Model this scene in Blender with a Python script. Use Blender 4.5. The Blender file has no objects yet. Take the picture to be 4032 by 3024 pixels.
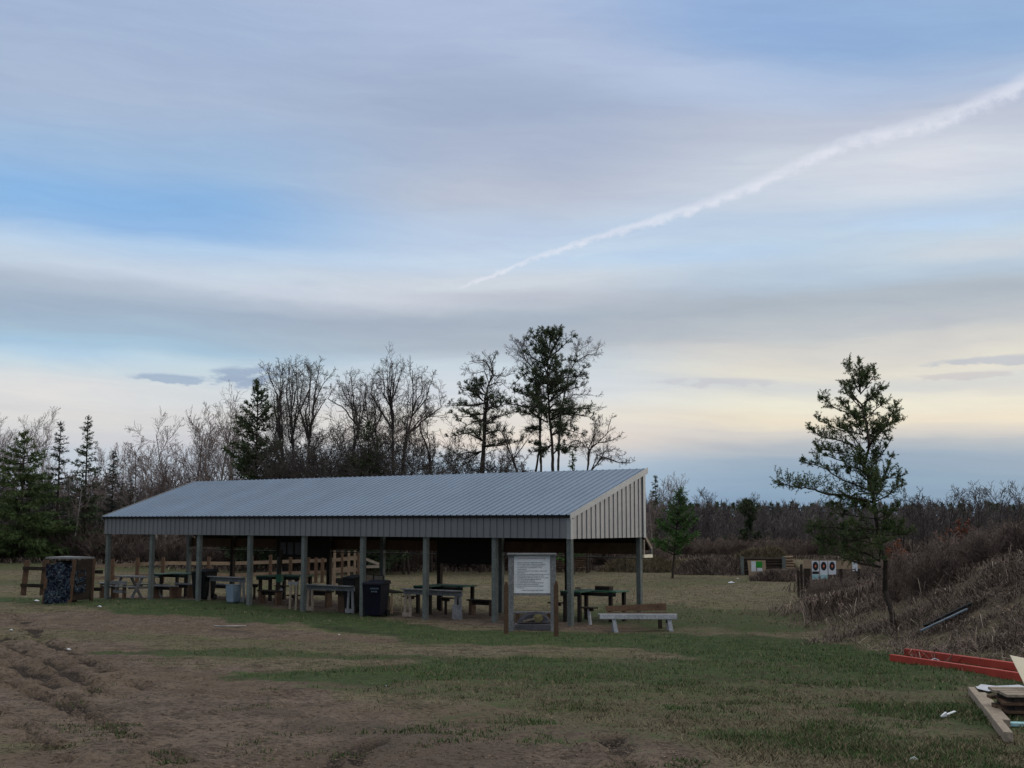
import bpy, math, random
import numpy as np
from math import sin, cos, tan, atan, atan2, asin, sqrt, pi, radians as R
from mathutils import Vector, Matrix
SC = bpy.context.scene
COL = SC.collection
# ------------------------------------------------------------------ camera
F, PITCH, EYE = 4864.0, .1108, 2.755
cam = bpy.data.cameras.new('camera'); cam.sensor_width = 36; cam.lens = 36*F/4032
cam.clip_start = .1; cam.clip_end = 6000
camo = bpy.data.objects.new('camera', cam); COL.objects.link(camo)
camo.location = (0, 0, EYE); camo.rotation_euler = (pi/2+PITCH, 0, 0)
SC.camera = camo

def lin(c, grey=0.0):
    return tuple(((v/255)/12.92 if v/255 <= .04045 else ((v/255+.055)/1.055)**2.4) for v in c)

# ------------------------------------------------------------------ sky
def azel(px, py):
    X = (px-2016)/F; U = (1512-py)/F
    y = cos(PITCH)-U*sin(PITCH); z = sin(PITCH)+U*cos(PITCH)
    return math.degrees(atan2(X, y)), math.degrees(atan2(z, sqrt(X*X+y*y)))

W = bpy.data.worlds.new('World'); SC.world = W; W.use_nodes = True
nt = W.node_tree; nt.nodes.clear()
class NG:
    def __init__(s, nt): s.nt = nt
    def n(s, t, **k):
        o = s.nt.nodes.new(t)
        for a, b in k.items(): setattr(o, a, b)
        return o
    def l(s, a, b): s.nt.links.new(a, b)
    def setin(s, sock, v):
        if isinstance(v, bpy.types.NodeSocket): s.l(v, sock)
        else: sock.default_value = v
    def m(s, op, a, b=0.0, c=None, clamp=False):
        o = s.n('ShaderNodeMath', operation=op, use_clamp=clamp)
        s.setin(o.inputs[0], a); s.setin(o.inputs[1], b)
        if c is not None: s.setin(o.inputs[2], c)
        return o.outputs[0]
    def mix(s, f, a, b, blend='MIX'):
        o = s.n('ShaderNodeMix', data_type='RGBA', blend_type=blend)
        s.setin(o.inputs[0], f)
        for i, v in ((6, a), (7, b)):
            if isinstance(v, tuple): v = tuple(v)+((1,) if len(v) == 3 else ())
            s.setin(o.inputs[i], v)
        return o.outputs[2]
    def noise(s, vec, scale, detail=3, rough=.5, dist=0):
        o = s.n('ShaderNodeTexNoise'); s.l(vec, o.inputs['Vector'])
        o.inputs['Scale'].default_value = scale; o.inputs['Detail'].default_value = detail
        o.inputs['Roughness'].default_value = rough; o.inputs['Distortion'].default_value = dist
        return o.outputs[0]
    def ramp(s, f, stops, interp='LINEAR'):
        o = s.n('ShaderNodeValToRGB'); cr = o.color_ramp; cr.interpolation = interp
        while len(cr.elements) > 1: cr.elements.remove(cr.elements[0])
        cr.elements[0].position = stops[0][0]
        first = True
        for p, c in stops:
            e = cr.elements[0] if first else cr.elements.new(p)
            first = False
            if not isinstance(c, tuple): c = (c, c, c)
            e.color = tuple(c)+(1,)
        s.setin(o.inputs[0], f)
        return o.outputs[0]
    def sstep(s, v, a, b):
        o = s.n('ShaderNodeMapRange', interpolation_type='SMOOTHSTEP')
        s.setin(o.inputs[0], v); o.inputs[1].default_value = a; o.inputs[2].default_value = b
        return o.outputs[0]
    def comb(s, x, y, z=0.0):
        o = s.n('ShaderNodeCombineXYZ')
        for i, v in enumerate((x, y, z)): s.setin(o.inputs[i], v)
        return o.outputs[0]
g = NG(nt)
tc = g.n('ShaderNodeTexCoord').outputs['Generated']
sp = g.n('ShaderNodeSeparateXYZ'); g.l(tc, sp.inputs[0])
DEG = 180/pi
az = g.m('MULTIPLY', g.m('ARCTAN2', sp.outputs[0], sp.outputs[1]), DEG)
hor = g.m('SQRT', g.m('ADD', g.m('MULTIPLY', sp.outputs[0], sp.outputs[0]), g.m('MULTIPLY', sp.outputs[1], sp.outputs[1])))
el = g.m('MULTIPLY', g.m('ARCTAN2', sp.outputs[2], hor), DEG)
w1 = g.noise(g.comb(g.m('MULTIPLY', az, .05), g.m('MULTIPLY', el, .13), 3.1), 1.0, 2, .45)
w2 = g.noise(g.comb(g.m('MULTIPLY', az, .16), g.m('MULTIPLY', el, .9), 7.7), 1.0, 4, .55)
elw = g.m('ADD', el, g.m('ADD', g.m('MULTIPLY', g.m('SUBTRACT', w1, .5), 3.0), g.m('MULTIPLY', g.m('SUBTRACT', w2, .5), .9)))
ELMAX = 42.0
def skyramp(st, x):  # topmost stops, above the frame, are brightened to light the ground
    out = []
    for py, c in sorted(st, key=lambda a: -a[0]):
        l_ = .3*c[0]+.5*c[1]+.2*c[2]; c = tuple((v*.86+l_*.14)*k_ for v, k_ in zip(c, (.97, .978, .975) if py > -300 else (1, 1, 1))); out.append((max(0, azel(x, py)[1])/ELMAX, lin(c)))
    return g.ramp(g.m('DIVIDE', elw, ELMAX), out, 'EASE')
left = skyramp([(-1000, (240, 238, 232)), (-350, (176, 188, 212)), (0, (160, 180, 216)), (400, (165, 183, 215)), (640, (152, 184, 224)), (800, (132, 178, 230)), (900, (144, 184, 231)),
    (965, (182, 206, 235)), (1050, (193, 208, 228)), (1130, (172, 186, 207)), (1210, (158, 176, 201)), (1290, (160, 184, 209)), (1360, (160, 192, 219)),
    (1430, (196, 212, 224)), (1500, (210, 215, 222)), (1620, (214, 211, 214)), (1720, (205, 204, 213)), (1820, (190, 200, 217)), (2040, (170, 188, 212))], 500)
cent = skyramp([(-1000, (240, 238, 232)), (-350, (176, 188, 214)), (0, (172, 188, 222)), (450, (158, 173, 205)), (620, (168, 180, 207)), (760, (184, 191, 211)), (900, (184, 202, 230)),
    (1000, (194, 211, 234)), (1100, (204, 210, 222)), (1160, (186, 190, 205)), (1240, (164, 175, 194)), (1340, (170, 180, 197)), (1430, (196, 208, 222)),
    (1560, (212, 216, 226)), (1660, (226, 218, 212)), (1740, (228, 214, 206)), (1800, (198, 203, 215)), (1860, (165, 188, 215)), (2040, (130, 168, 205))], 1900)
right = skyramp([(-1000, (240, 238, 232)), (-350, (162, 182, 214)), (0, (145, 175, 219)), (180, (140, 173, 218)), (330, (168, 187, 220)), (480, (184, 191, 212)), (640, (200, 207, 222)),
    (800, (198, 208, 226)), (900, (182, 202, 228)), (1010, (188, 206, 226)), (1100, (178, 196, 218)), (1190, (170, 179, 193)), (1290, (186, 190, 198)),
    (1370, (212, 206, 202)), (1440, (224, 216, 204)), (1500, (208, 208, 210)), (1570, (232, 226, 210)), (1640, (234, 219, 198)), (1690, (206, 200, 199)),
    (1750, (168, 178, 194)), (1820, (142, 166, 194)), (1920, (128, 160, 192)), (2040, (118, 153, 188))], 3200)
azt = g.m('ADD', az, g.m('MULTIPLY', g.m('SUBTRACT', w1, .5), 8))
sky = g.mix(g.sstep(azt, -15, -1), left, cent)
sky = g.mix(g.sstep(azt, 0, 13), sky, right)
# soft elongated cloud patches: (px, py, half width deg, half height deg, slope, colour, strength)
wx = g.m('ADD', az, g.m('MULTIPLY', g.m('SUBTRACT', w2, .5), 3.0))
w3 = g.noise(g.comb(g.m('MULTIPLY', az, .9), g.m('MULTIPLY', el, 2.6), 1.7), 1.0, 4, .55)
wy = g.m('ADD', el, g.m('ADD', g.m('MULTIPLY', g.m('SUBTRACT', w1, .5), 1.0), g.m('MULTIPLY', g.m('SUBTRACT', w3, .5), .5)))
def blob(sky, px, py, a, b, slope, c, s, hard=0):
    u0, v0 = azel(px, py)
    du = g.m('SUBTRACT', wx, u0)
    dv = g.m('SUBTRACT', g.m('SUBTRACT', wy, v0), g.m('MULTIPLY', du, slope))
    q = g.m('ADD', g.m('POWER', g.m('ABSOLUTE', g.m('DIVIDE', du, a)), 2.0), g.m('POWER', g.m('ABSOLUTE', g.m('DIVIDE', dv, b)), 2.0))
    e = g.m('EXPONENT', g.m('MULTIPLY', q, -1.0))
    if hard: e = g.sstep(g.m('MULTIPLY', e, g.m('MULTIPLY_ADD', w3, 3.2, -.6)), .25, .8)
    return g.mix(g.m('MULTIPLY', e, s), sky, lin(c))
for a in [(300, 800, 8, 1.4, -.12, (132, 178, 226), .5), (2950, 80, 7, 1.8, -.15, (138, 168, 212), .6), (2100, 620, 6, 1.5, 0, (166, 176, 200), .5),
          (2600, 300, 8, 1.2, -.15, (186, 198, 224), .5), (1200, 1150, 9, .5, -.05, (208, 214, 226), .55), (2700, 1010, 6, .45, .02, (172, 200, 232), .55),
          (3650, 640, 5, 1.5, .05, (212, 214, 222), .7), (3700, 890, 3.5, .4, -.03, (178, 203, 232), .7), (3900, 990, 4, .5, 0, (206, 208, 212), .6),
          (200, 1380, 5, .5, -.05, (165, 198, 226), .6), (150, 1530, 5, .9, 0, (222, 216, 214), .6), (3900, 1600, 6, 1.2, 0, (234, 220, 200), .35),
          (2300, 1730, 5, .5, 0, (222, 208, 200), .3)]:
    sky = blob(sky, *a)
for a in [(980, 1468, 1.9, .5, .04, (140, 158, 186), .8), (740, 1486, 2.0, .2, -.04, (150, 168, 194), .8), (2800, 1500, 3.4, .24, .0, (190, 190, 198), .65),
          (3900, 1412, 2.6, .2, 0, (182, 185, 194), .85), (3780, 1468, 2.4, .18, 0, (196, 192, 194), .8)]:
    sky = blob(sky, *a, hard=1)
# condensation trail, a narrow band along a curve on the sky
ct = [azel(*p) for p in ((1787, 1139), (1990, 1063), (2206, 984), (2461, 902), (2734, 820), (2990, 722), (3208, 622), (3390, 548), (3560, 512), (3737, 462), (3880, 400), (4032, 330), (4300, 200))]
cu = g.n('ShaderNodeFloatCurve'); cv = cu.mapping.curves[0]
U0, U1, V0, V1 = -10., 30., 8., 26.
pts = [((a-U0)/(U1-U0), (b-V0)/(V1-V0)) for a, b in ct]
cv.points[0].location = pts[0]; cv.points[1].location = pts[-1]
for p in pts[1:-1]: cv.points.new(*p)
cu.mapping.extend = 'EXTRAPOLATED'; cu.mapping.update()
g.setin(cu.inputs['Value'], g.m('DIVIDE', g.m('SUBTRACT', az, U0), U1-U0))
ctv = g.m('ADD', g.m('MULTIPLY', cu.outputs[0], V1-V0), V0)
w4 = g.noise(g.comb(az, g.m('MULTIPLY', el, 1.2), 9.0), 1.7, 5, .6)
dist = g.m('ABSOLUTE', g.m('SUBTRACT', g.m('ADD', el, g.m('MULTIPLY', g.m('SUBTRACT', w4, .5), .62)), ctv))
tt = g.m('DIVIDE', g.m('ADD', az, 3.5), 26, clamp=True)
wid = g.m('ADD', g.m('MULTIPLY', tt, .44), .085)
band = g.m('SUBTRACT', 1.0, g.sstep(g.m('DIVIDE', dist, wid), .05, 1.25))
fade = g.sstep(az, -3.0, -1.6)
band = g.m('MULTIPLY', g.m('MULTIPLY', band, fade), g.m('MULTIPLY_ADD', w4, 1.9, -.15, clamp=True))
sky = g.mix(g.m('MULTIPLY', band, .72), sky, lin((221, 223, 234)))
w5 = g.noise(g.comb(g.m('MULTIPLY_ADD', el, .5, g.m('MULTIPLY', az, .22)), g.m('MULTIPLY', elw, 1.5), 4.4), 1.0, 7, .62, .4)
k5 = g.m('MULTIPLY_ADD', w5, .22, .89)
sky = g.mix(1.0, sky, g.comb(k5, k5, g.m('MULTIPLY_ADD', w5, .12, .94)), 'MULTIPLY')
# unseen sky shaped for lighting: western glow right, dimmed behind and left, brightened overhead
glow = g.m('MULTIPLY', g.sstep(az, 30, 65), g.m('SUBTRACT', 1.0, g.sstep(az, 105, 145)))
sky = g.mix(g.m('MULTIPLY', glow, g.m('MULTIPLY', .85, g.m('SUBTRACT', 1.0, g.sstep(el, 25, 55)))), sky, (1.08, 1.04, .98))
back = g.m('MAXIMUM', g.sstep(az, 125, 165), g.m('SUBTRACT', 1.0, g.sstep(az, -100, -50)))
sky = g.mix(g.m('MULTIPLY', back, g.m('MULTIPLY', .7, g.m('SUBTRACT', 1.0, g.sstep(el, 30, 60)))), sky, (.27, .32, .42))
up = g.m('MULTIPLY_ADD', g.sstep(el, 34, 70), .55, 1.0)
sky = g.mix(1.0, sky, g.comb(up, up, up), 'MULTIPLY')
nish = g.n('ShaderNodeTexSky', sky_type='NISHITA'); nish.sun_disc = False
SUN_EL, SUN_AZ = 7.0, 68.0      # degrees, azimuth clockwise from the view direction
nish.sun_elevation = R(SUN_EL); nish.sun_rotation = R(SUN_AZ)
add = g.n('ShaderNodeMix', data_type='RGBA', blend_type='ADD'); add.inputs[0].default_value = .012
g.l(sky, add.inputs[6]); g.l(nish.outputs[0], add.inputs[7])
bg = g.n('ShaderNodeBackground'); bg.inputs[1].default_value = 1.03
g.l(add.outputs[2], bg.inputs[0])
wo = g.n('ShaderNodeOutputWorld'); g.l(bg.outputs[0], wo.inputs[0])
# ------------------------------------------------------------------ sun: low behind cloud, far to the right
sd = bpy.data.lights.new('sun', 'SUN'); sd.energy = .5; sd.angle = R(25); sd.color = (1, .97, .94)
so = bpy.data.objects.new('sun', sd); COL.objects.link(so); so.location = (40, 10, 30)
sv = Vector((sin(R(SUN_AZ))*cos(R(SUN_EL)), cos(R(SUN_AZ))*cos(R(SUN_EL)), sin(R(SUN_EL))))
so.rotation_euler = (-sv).to_track_quat('-Z', 'Y').to_euler()
SC.view_settings.view_transform = 'Standard'; SC.view_settings.look = 'None'
SC.view_settings.exposure = 0; SC.view_settings.gamma = 1
SC.render.resolution_x = 1024; SC.render.resolution_y = 768

# ------------------------------------------------------------------ terrain
rng0 = np.random.default_rng(5)
_tab = rng0.random((256, 256))
def vnoise(x, y):
    x = np.asarray(x, float); y = np.asarray(y, float)
    xi = np.floor(x).astype(int); yi = np.floor(y).astype(int); fx = x-xi; fy = y-yi
    fx = fx*fx*(3-2*fx); fy = fy*fy*(3-2*fy)
    a = _tab[xi & 255, yi & 255]; b = _tab[(xi+1) & 255, yi & 255]; c = _tab[xi & 255, (yi+1) & 255]; d = _tab[(xi+1) & 255, (yi+1) & 255]
    return (a*(1-fx)+b*fx)*(1-fy)+(c*(1-fx)+d*fx)*fy
def fbm(x, y, o=4, g_=.5):
    s = 0; a = 1; t = 0
    for i in range(o):
        s = s+a*vnoise(x*2**i+i*17.3, y*2**i+i*9.1); t += a; a *= g_
    return s/t
def sm(t):
    t = np.clip(t, 0, 1); return t*t*(3-2*t)
def G(x, y, fine=True):
    x = np.asarray(x, float); y = np.asarray(y, float)
    z = 1.155*(1-np.minimum(y, 31)/32)
    z = np.where(y > 31, .036*np.exp(-(y-31)/4)-.3*sm((y-31)/50), z)
    z = z+.2*np.exp(-((x+10.5)/5)**2-((y-42)/4.)**2)
    z = z+.55*sm((-x-16)/14)*sm((y-55)/25)
    z = z+1.8*sm((x-7)/5)*sm((y-19.5)/7)*(1-sm((y-30)/9))*(1+.12*(vnoise(x*.9, y*.9)-.5))
    z = z+4.6*sm((y-170)/230)
    if fine:
        z = z+.07*(fbm(x*.35+40, y*.35+40, 3)-.5)
    return z
def ray(px, py):
    X = (px-2016)/F; U = (1512-py)/F
    v = np.array([X, cos(PITCH)-U*sin(PITCH), sin(PITCH)+U*cos(PITCH)])
    return v/v[1]
def at(px, py, Y):                      # point at forward distance Y
    v = ray(px, py)*Y; return (v[0], Y, EYE+v[2])
_T = np.concatenate([np.arange(4, 60, .02), np.arange(60, 400, .1)])
def hit(px, py):                        # where the ground is
    v = ray(px, py); h = EYE+v[2]*_T-G(v[0]*_T, _T)
    k = np.argmax(h < 0)
    if h[k] >= 0: k = len(_T)-1
    return (v[0]*_T[k], _T[k])
def gz(x, y): return float(G(x, y))
def seg_dist(x, y, pl):                 # distance to a ground polyline of (x, y, halfwidth)
    best = np.full(x.shape, 9e9)
    for (ax, ay, aw), (bx, by, bw) in zip(pl[:-1], pl[1:]):
        dx, dy = bx-ax, by-ay
        t = np.clip(((x-ax)*dx+(y-ay)*dy)/(dx*dx+dy*dy+1e-9), 0, 1)
        d = np.hypot(x-ax-t*dx, y-ay-t*dy)/(aw+(bw-aw)*t)
        best = np.minimum(best, d)
    return best
def stroke(pts):
    out = []
    for px, py, w in pts:
        h = hit(px, py); out.append((h[0], h[1], w))
    return out
GREEN = [(stroke(p), s) for p, s in [
    ([(-300, 2352, 2), (300, 2364, 2), (700, 2384, 2), (1000, 2408, 2), (1300, 2440, 1.9), (1650, 2490, 1.8), (2000, 2510, 2.6), (2400, 2520, 3), (2800, 2525, 3), (3150, 2580, 2.4), (3500, 2630, 1.2)], 1.0),
    ([(1050, 2660, .9), (1400, 2655, 1.3), (1750, 2620, 1.5), (2000, 2600, 1.6)], .8),
    ([(420, 2575, .6), (900, 2570, 1.0), (1350, 2585, 1.0), (1700, 2590, 1.2)], .65),
    ([(2050, 2640, 2.), (2700, 2640, 2.6), (3300, 2660, 2.), (3700, 2650, .9), (4032, 2690, .8)], .7),
    ([(3500, 2790, .8), (3800, 2800, 1.0), (4100, 2850, 1.)], .8),
    ([(2900, 2900, .8), (3500, 2960, 1.0), (4100, 2990, 1.2)], .6),
    ([(2100, 2760, .7), (2600, 2800, .9), (3100, 2850, .8)], .4),
    ([(1500, 2700, 1.4), (2200, 2700, 2.2), (3000, 2720, 2.4), (3800, 2780, 2.)], .43), ([(1900, 2850, .9), (2700, 2900, 1.3), (3600, 2900, 1.6)], .36), ([(2500, 2420, 3), (3000, 2470, 2.5)], .6), ([(1200, 2260, 6), (2700, 2240, 8)], .35), ([(300, 2500, 1.2), (1200, 2540, 1.2)], .3),
    ([(-400, 2290, 3), (300, 2300, 3), (1000, 2310, 3), (1700, 2330, 3)], .45),
    ([(-600, 2215, 12), (500, 2222, 10)], .5),
    ([(2500, 2390, 2), (2900, 2420, 2.4), (3150, 2440, 2)], .55),
    ([(2600, 2300, 4), (3080, 2275, 4)], .4)]]
DIRT = [(stroke(p), s) for p, s in [
    ([(-300, 2620, 3.4), (300, 2700, 3.2), (700, 2830, 2.3), (1200, 3000, 1.9)], 1.0), ([(300, 2620, 1.5), (800, 2700, 1.4), (1300, 2830, 1.2)], .9),
    ([(500, 2990, 1.6), (1500, 2940, 1.7), (2100, 3000, 1.6)], 1.0),
    ([(900, 2760, .9), (1500, 2790, 1.2), (2100, 2880, 1.0), (2600, 3000, .9)], .55),
    ([(-200, 2440, 3.2), (300, 2440, 2.8), (700, 2465, 2.), (1100, 2500, 1.5), (1560, 2528, .6)], .95),
    ([(-200, 2540, 3), (350, 2600, 1.5)], .9),
    ([(380, 2350, 2.), (1100, 2375, 1.9), (1700, 2425, 1.9), (2000, 2450, 1.9), (2300, 2462, 1.8)], .85)]]
RUTS = [stroke(p) for p in [
    [(-100, 2640, .05), (200, 2760, .06), (450, 2880, .05), (640, 3000, .05)], [(250, 2735, .05), (520, 2900, .05), (720, 3020, .05)], [(-100, 2780, .05), (120, 2880, .05), (300, 3000, .05)],
    [(20, 2420, .12), (110, 2455, .16), (170, 2530, .14), (270, 2566, .13), (400, 2640, .1), (470, 2680, .08), (580, 2715, .06)],
    [(-40, 2500, .12), (70, 2560, .16), (190, 2600, .16), (300, 2660, .12), (400, 2740, .06)],
    [(-60, 2560, .14), (60, 2610, .12), (140, 2660, .15), (240, 2715, .1)],
    [(-20, 2480, .1), (70, 2522, .08)], [(330, 2595, .1), (480, 2660, .08), (560, 2700, .07)],
    [(1230, 3060, .07), (1380, 2990, .06), (1480, 2910, .05)], [(2390, 2900, .1), (2440, 2960, .12), (2500, 3040, .1)]]]
WET = [(stroke(p), s) for p, s in [
    ([(1080, 2800, .5), (1350, 2840, .7), (1500, 2900, .8), (1650, 3010, .9)], .42), ([(-50, 2960, .8), (180, 3010, .8)], .3), ([(300, 2440, .5), (480, 2455, .4)], .4),
    ([(850, 2480, .3), (1000, 2492, .3)], .5), ([(2400, 2890, .2), (2480, 3010, .25)], .4), ([(1300, 2470, .4), (1550, 2500, .4)], .5)]]
def masks(x, y):
    wob = (fbm(x*.55, y*.4, 4)-.5); wob2 = (fbm(x*2.2+9, y*1.6, 3)-.5)
    gr = np.zeros(x.shape); di = gr.copy(); we = gr.copy(); ru = gr.copy()
    for pl, s in GREEN: gr = np.maximum(gr, s*(1-sm((seg_dist(x, y, pl)+wob*1.5+wob2*.6-.55)/.8)))
    for pl, s in DIRT: di = np.maximum(di, s*(1-sm((seg_dist(x, y, pl)+wob*1.2+wob2*.6-.65)/.7)))
    for pl, s in WET: we = np.maximum(we, s*(1-sm((seg_dist(x, y, pl)+wob*2.6+wob2*2.6-.35)/1.1)))
    for pl in RUTS: ru = np.maximum(ru, 1-sm((seg_dist(x, y, pl)+wob2*3.0+wob*1.2-.55)/.8))
    return gr, di, we, ru

def mesh_np(name, V, quads=None, tris=None):
    me = bpy.data.meshes.new(name); V = np.asarray(V, np.float32)
    me.vertices.add(len(V)); me.vertices.foreach_set('co', V.ravel())
    li = []; tot = []
    if quads is not None and len(quads): li.append(np.asarray(quads, np.int32).ravel()); tot.append(np.full(len(quads), 4, np.int32))
    if tris is not None and len(tris): li.append(np.asarray(tris, np.int32).ravel()); tot.append(np.full(len(tris), 3, np.int32))
    li = np.concatenate(li); tot = np.concatenate(tot)
    me.loops.add(len(li)); me.loops.foreach_set('vertex_index', li)
    me.polygons.add(len(tot)); st = np.concatenate([[0], np.cumsum(tot)[:-1]]).astype(np.int32)
    me.polygons.foreach_set('loop_start', st); me.polygons.foreach_set('loop_total', tot)
    me.update(calc_edges=True); me.validate(); return me
def tag(o, label=None, cat=None, group=None, kind=None):
    if label: o['label'] = label
    if cat: o['category'] = cat
    if group: o['group'] = group
    if kind: o['kind'] = kind
    return o
def link(name, me, mat=None, parent=None, loc=None):
    o = bpy.data.objects.new(name, me); COL.objects.link(o)
    if mat: me.materials.append(mat)
    if parent: o.parent = parent
    if loc is not None: o.location = loc
    return o
def vcol(me, name, arr):
    a = me.attributes.new(name, 'FLOAT_COLOR', 'POINT')
    c = np.ones((len(me.vertices), 4), np.float32); c[:, :arr.shape[1]] = arr; a.data.foreach_set('color', c.ravel())

# ------------------------------------------------------------------ materials
def mat(name, rough=.8, spec=.3, metal=0.0):
    m = bpy.data.materials.new(name); m.use_nodes = True; t = m.node_tree
    b = t.nodes['Principled BSDF']; b.inputs['Roughness'].default_value = rough
    b.inputs['Specular IOR Level'].default_value = spec; b.inputs['Metallic'].default_value = metal
    return m, NG(t), b
def obc(g): return g.n('ShaderNodeTexCoord').outputs['Object']
def bump(g, b, h, st=.4, d=.02):
    o = g.n('ShaderNodeBump'); o.inputs['Strength'].default_value = st; o.inputs['Distance'].default_value = d
    g.l(h, o.inputs['Height']); g.l(o.outputs[0], b.inputs['Normal'])
def simple(name, c1, c2, scale=3, rough=.8, spec=.3, metal=0, stretch=None, bst=.3, grain=None, rnd=0):
    m, g, b = mat(name, rough, spec, metal); v = obc(g)
    if stretch:
        mp = g.n('ShaderNodeMapping'); mp.inputs['Scale'].default_value = stretch; g.l(v, mp.inputs[0]); v = mp.outputs[0]
    n = g.noise(v, scale, 5, .6); n2 = g.noise(v, scale*7, 3, .6)
    f = g.ramp(g.m('MULTIPLY_ADD', n2, .35, g.m('MULTIPLY', n, .8)), [(.38, 0.), (.74, 1.)])
    c = g.mix(f, c1, c2)
    if rnd:
        oi = g.n('ShaderNodeObjectInfo'); k = g.m('MULTIPLY_ADD', oi.outputs['Random'], rnd, 1-rnd/2)
        c = g.mix(1.0, c, g.comb(k, k, k), 'MULTIPLY')
    g.setin(b.inputs['Base Color'], c)
    if bst: bump(g, b, n2, bst, .01)
    return m
def wood(name, c1, c2, rough=.85, scale=2.5, knots=True):
    m, g, b = mat(name, rough, .2); v = obc(g)
    n = g.noise(v, scale, 4, .6); n2 = g.noise(v, 26, 4, .65)
    c = g.mix(g.ramp(n, [(.3, 0.), (.7, 1.)]), c1, c2)
    c = g.mix(g.m('MULTIPLY', g.ramp(n2, [(.45, 1.), (.62, 0.)]), .45), c, tuple(x*.35 for x in c1))
    if knots:
        vo = g.n('ShaderNodeTexVoronoi'); vo.inputs['Scale'].default_value = 3.2; g.l(v, vo.inputs['Vector'])
        c = g.mix(g.ramp(vo.outputs['Distance'], [(.05, .8), (.09, 0.)]), c, tuple(x*.2 for x in c1))
    g.setin(b.inputs['Base Color'], c); bump(g, b, n2, .5, .006); return m
M = {}
M['post'] = wood('treated_timber', (.105, .125, .12), (.18, .195, .185))
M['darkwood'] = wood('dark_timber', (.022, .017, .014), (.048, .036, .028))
M['brownwood'] = wood('brown_timber', (.085, .052, .035), (.15, .092, .058))
M['tanwood'] = wood('new_lumber', (.22, .155, .105), (.32, .235, .165))
M['greywood'] = wood('weathered_plank', (.15, .155, .165), (.27, .275, .285))
M['palewood'] = wood('pale_weathered_lumber', (.25, .205, .165), (.37, .31, .255))
M['whitewood'] = wood('white_peeling_paint', (.36, .38, .42), (.58, .60, .64))
M['greenpaint'] = simple('green_table_paint', (.009, .055, .03), (.018, .095, .052), 3, .6, .3)
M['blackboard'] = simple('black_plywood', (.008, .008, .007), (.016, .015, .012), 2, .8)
M['navy'] = simple('navy_plastic', (.004, .005, .011), (.006, .008, .016), 2, .6, .12)
M['blackplastic'] = simple('black_plastic', (.006, .007, .007), (.01, .011, .012), 2, .6, .12)
M['bluegrey'] = simple('grey_blue_plastic', (.12, .17, .22), (.18, .24, .30), 3, .5, .4)
M['white'] = simple('white_paint', (.55, .58, .62), (.72, .75, .78), 2, .6)
M['paper'] = simple('white_paper', (.46, .50, .55), (.58, .62, .68), 2, .8)
M['cardboard'] = simple('cardboard', (.22, .16, .11), (.31, .235, .165), 3, .9)
M['greenpaper'] = simple('green_paper', (.01, .16, .02), (.02, .24, .03), 3, .8)
M['black'] = simple('black_ink', (.012, .012, .016), (.02, .02, .026), 2, .7)
M['orange'] = simple('orange_ink', (.5, .12, .05), (.6, .17, .07), 2, .7)
M['teal'] = simple('teal_paper', (.12, .34, .38), (.4, .55, .6), 6, .8)
M['red'] = simple('red_painted_steel', (.22, .018, .011), (.34, .036, .018), 2.5, .6, .35)
M['galv'] = simple('galvanised_trim', (.19, .205, .215), (.25, .265, .275), 2, .45, .5, .25)
M['cream'] = simple('cream_panel', (.62, .55, .42), (.72, .66, .53), 2, .7)
M['sheet'] = simple('grey_plastic_sheet', (.34, .36, .42), (.5, .52, .58), 4, .5)
M['tarp'] = simple('dark_tarp', (.008, .01, .018), (.03, .035, .05), 3, .6)
M['rag'] = simple('ochre_rag', (.15, .13, .06), (.26, .225, .12), 6, .9)
M['tan'] = simple('tan_metal_frame', (.4, .27, .15), (.52, .38, .24), 4, .6)
M['stone'] = simple('grey_curb', (.055, .057, .065), (.10, .10, .115), 4, .9)
M['plankblue'] = simple('blue_grey_plank', (.07, .10, .13), (.13, .17, .21), 3, .6)
M['inkgrey'] = simple('grey_lettering', (.09, .095, .105), (.12, .125, .135), 4, .8)
M['inkred'] = simple('faded_red_lettering', (.4, .16, .17), (.46, .2, .21), 4, .8)
M['blue'] = simple('blue_cap', (.02, .2, .5), (.04, .25, .55), 4, .6)
M['bark'] = simple('grey_bark', (.045, .038, .033), (.10, .086, .074), 6, .95, .1, rnd=.3)
M['darkbark'] = simple('dark_bark', (.028, .023, .02), (.065, .052, .044), 6, .95, .1)
M['palebark'] = simple('pale_birch_bark', (.20, .19, .18), (.42, .40, .38), 7, .9, .1, stretch=(1, 1, .5))
M['twig'] = simple('grey_brown_twigs', (.05, .044, .042), (.10, .088, .083), .8, .95, .1, bst=0, rnd=.3)
M['twigpale'] = simple('pale_budding_twigs', (.15, .12, .115), (.27, .215, .205), .8, .95, .1, bst=0)
M['twigdark'] = simple('dark_twigs', (.034, .030, .029), (.066, .057, .054), .8, .95, .1, bst=0)
def foliage(name, a, b_, c):
    m, g, b = mat(name, .75, .25); v = obc(g)
    n = g.noise(v, 1.1, 3, .6); n2 = g.noise(v, 9, 2, .5)
    col = g.mix(g.ramp(n, [(.35, 0.), (.65, 1.)]), a, b_)
    col = g.mix(g.ramp(n2, [(.5, 0.), (.75, 1.)]), col, c)
    g.setin(b.inputs['Base Color'], col)
    return m
M['needle'] = foliage('pine_needles', (.055, .09, .032), (.085, .128, .044), (.14, .165, .065))
M['needledark'] = foliage('dark_spruce_needles', (.042, .062, .032), (.065, .092, .044), (.10, .122, .058))
M['needlegreen'] = foliage('bright_pine_needles', (.035, .085, .022), (.055, .125, .03), (.10, .17, .045))
M['needlegrey'] = foliage('grey_spruce_needles', (.05, .065, .052), (.075, .09, .07), (.10, .115, .09))
M['rust'] = foliage('rust_oak_leaves', (.13, .045, .025), (.20, .075, .04), (.27, .12, .07))
M['budred'] = simple('reddish_brush', (.095, .074, .066), (.19, .148, .13), .5, .95, .1, bst=0)
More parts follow.
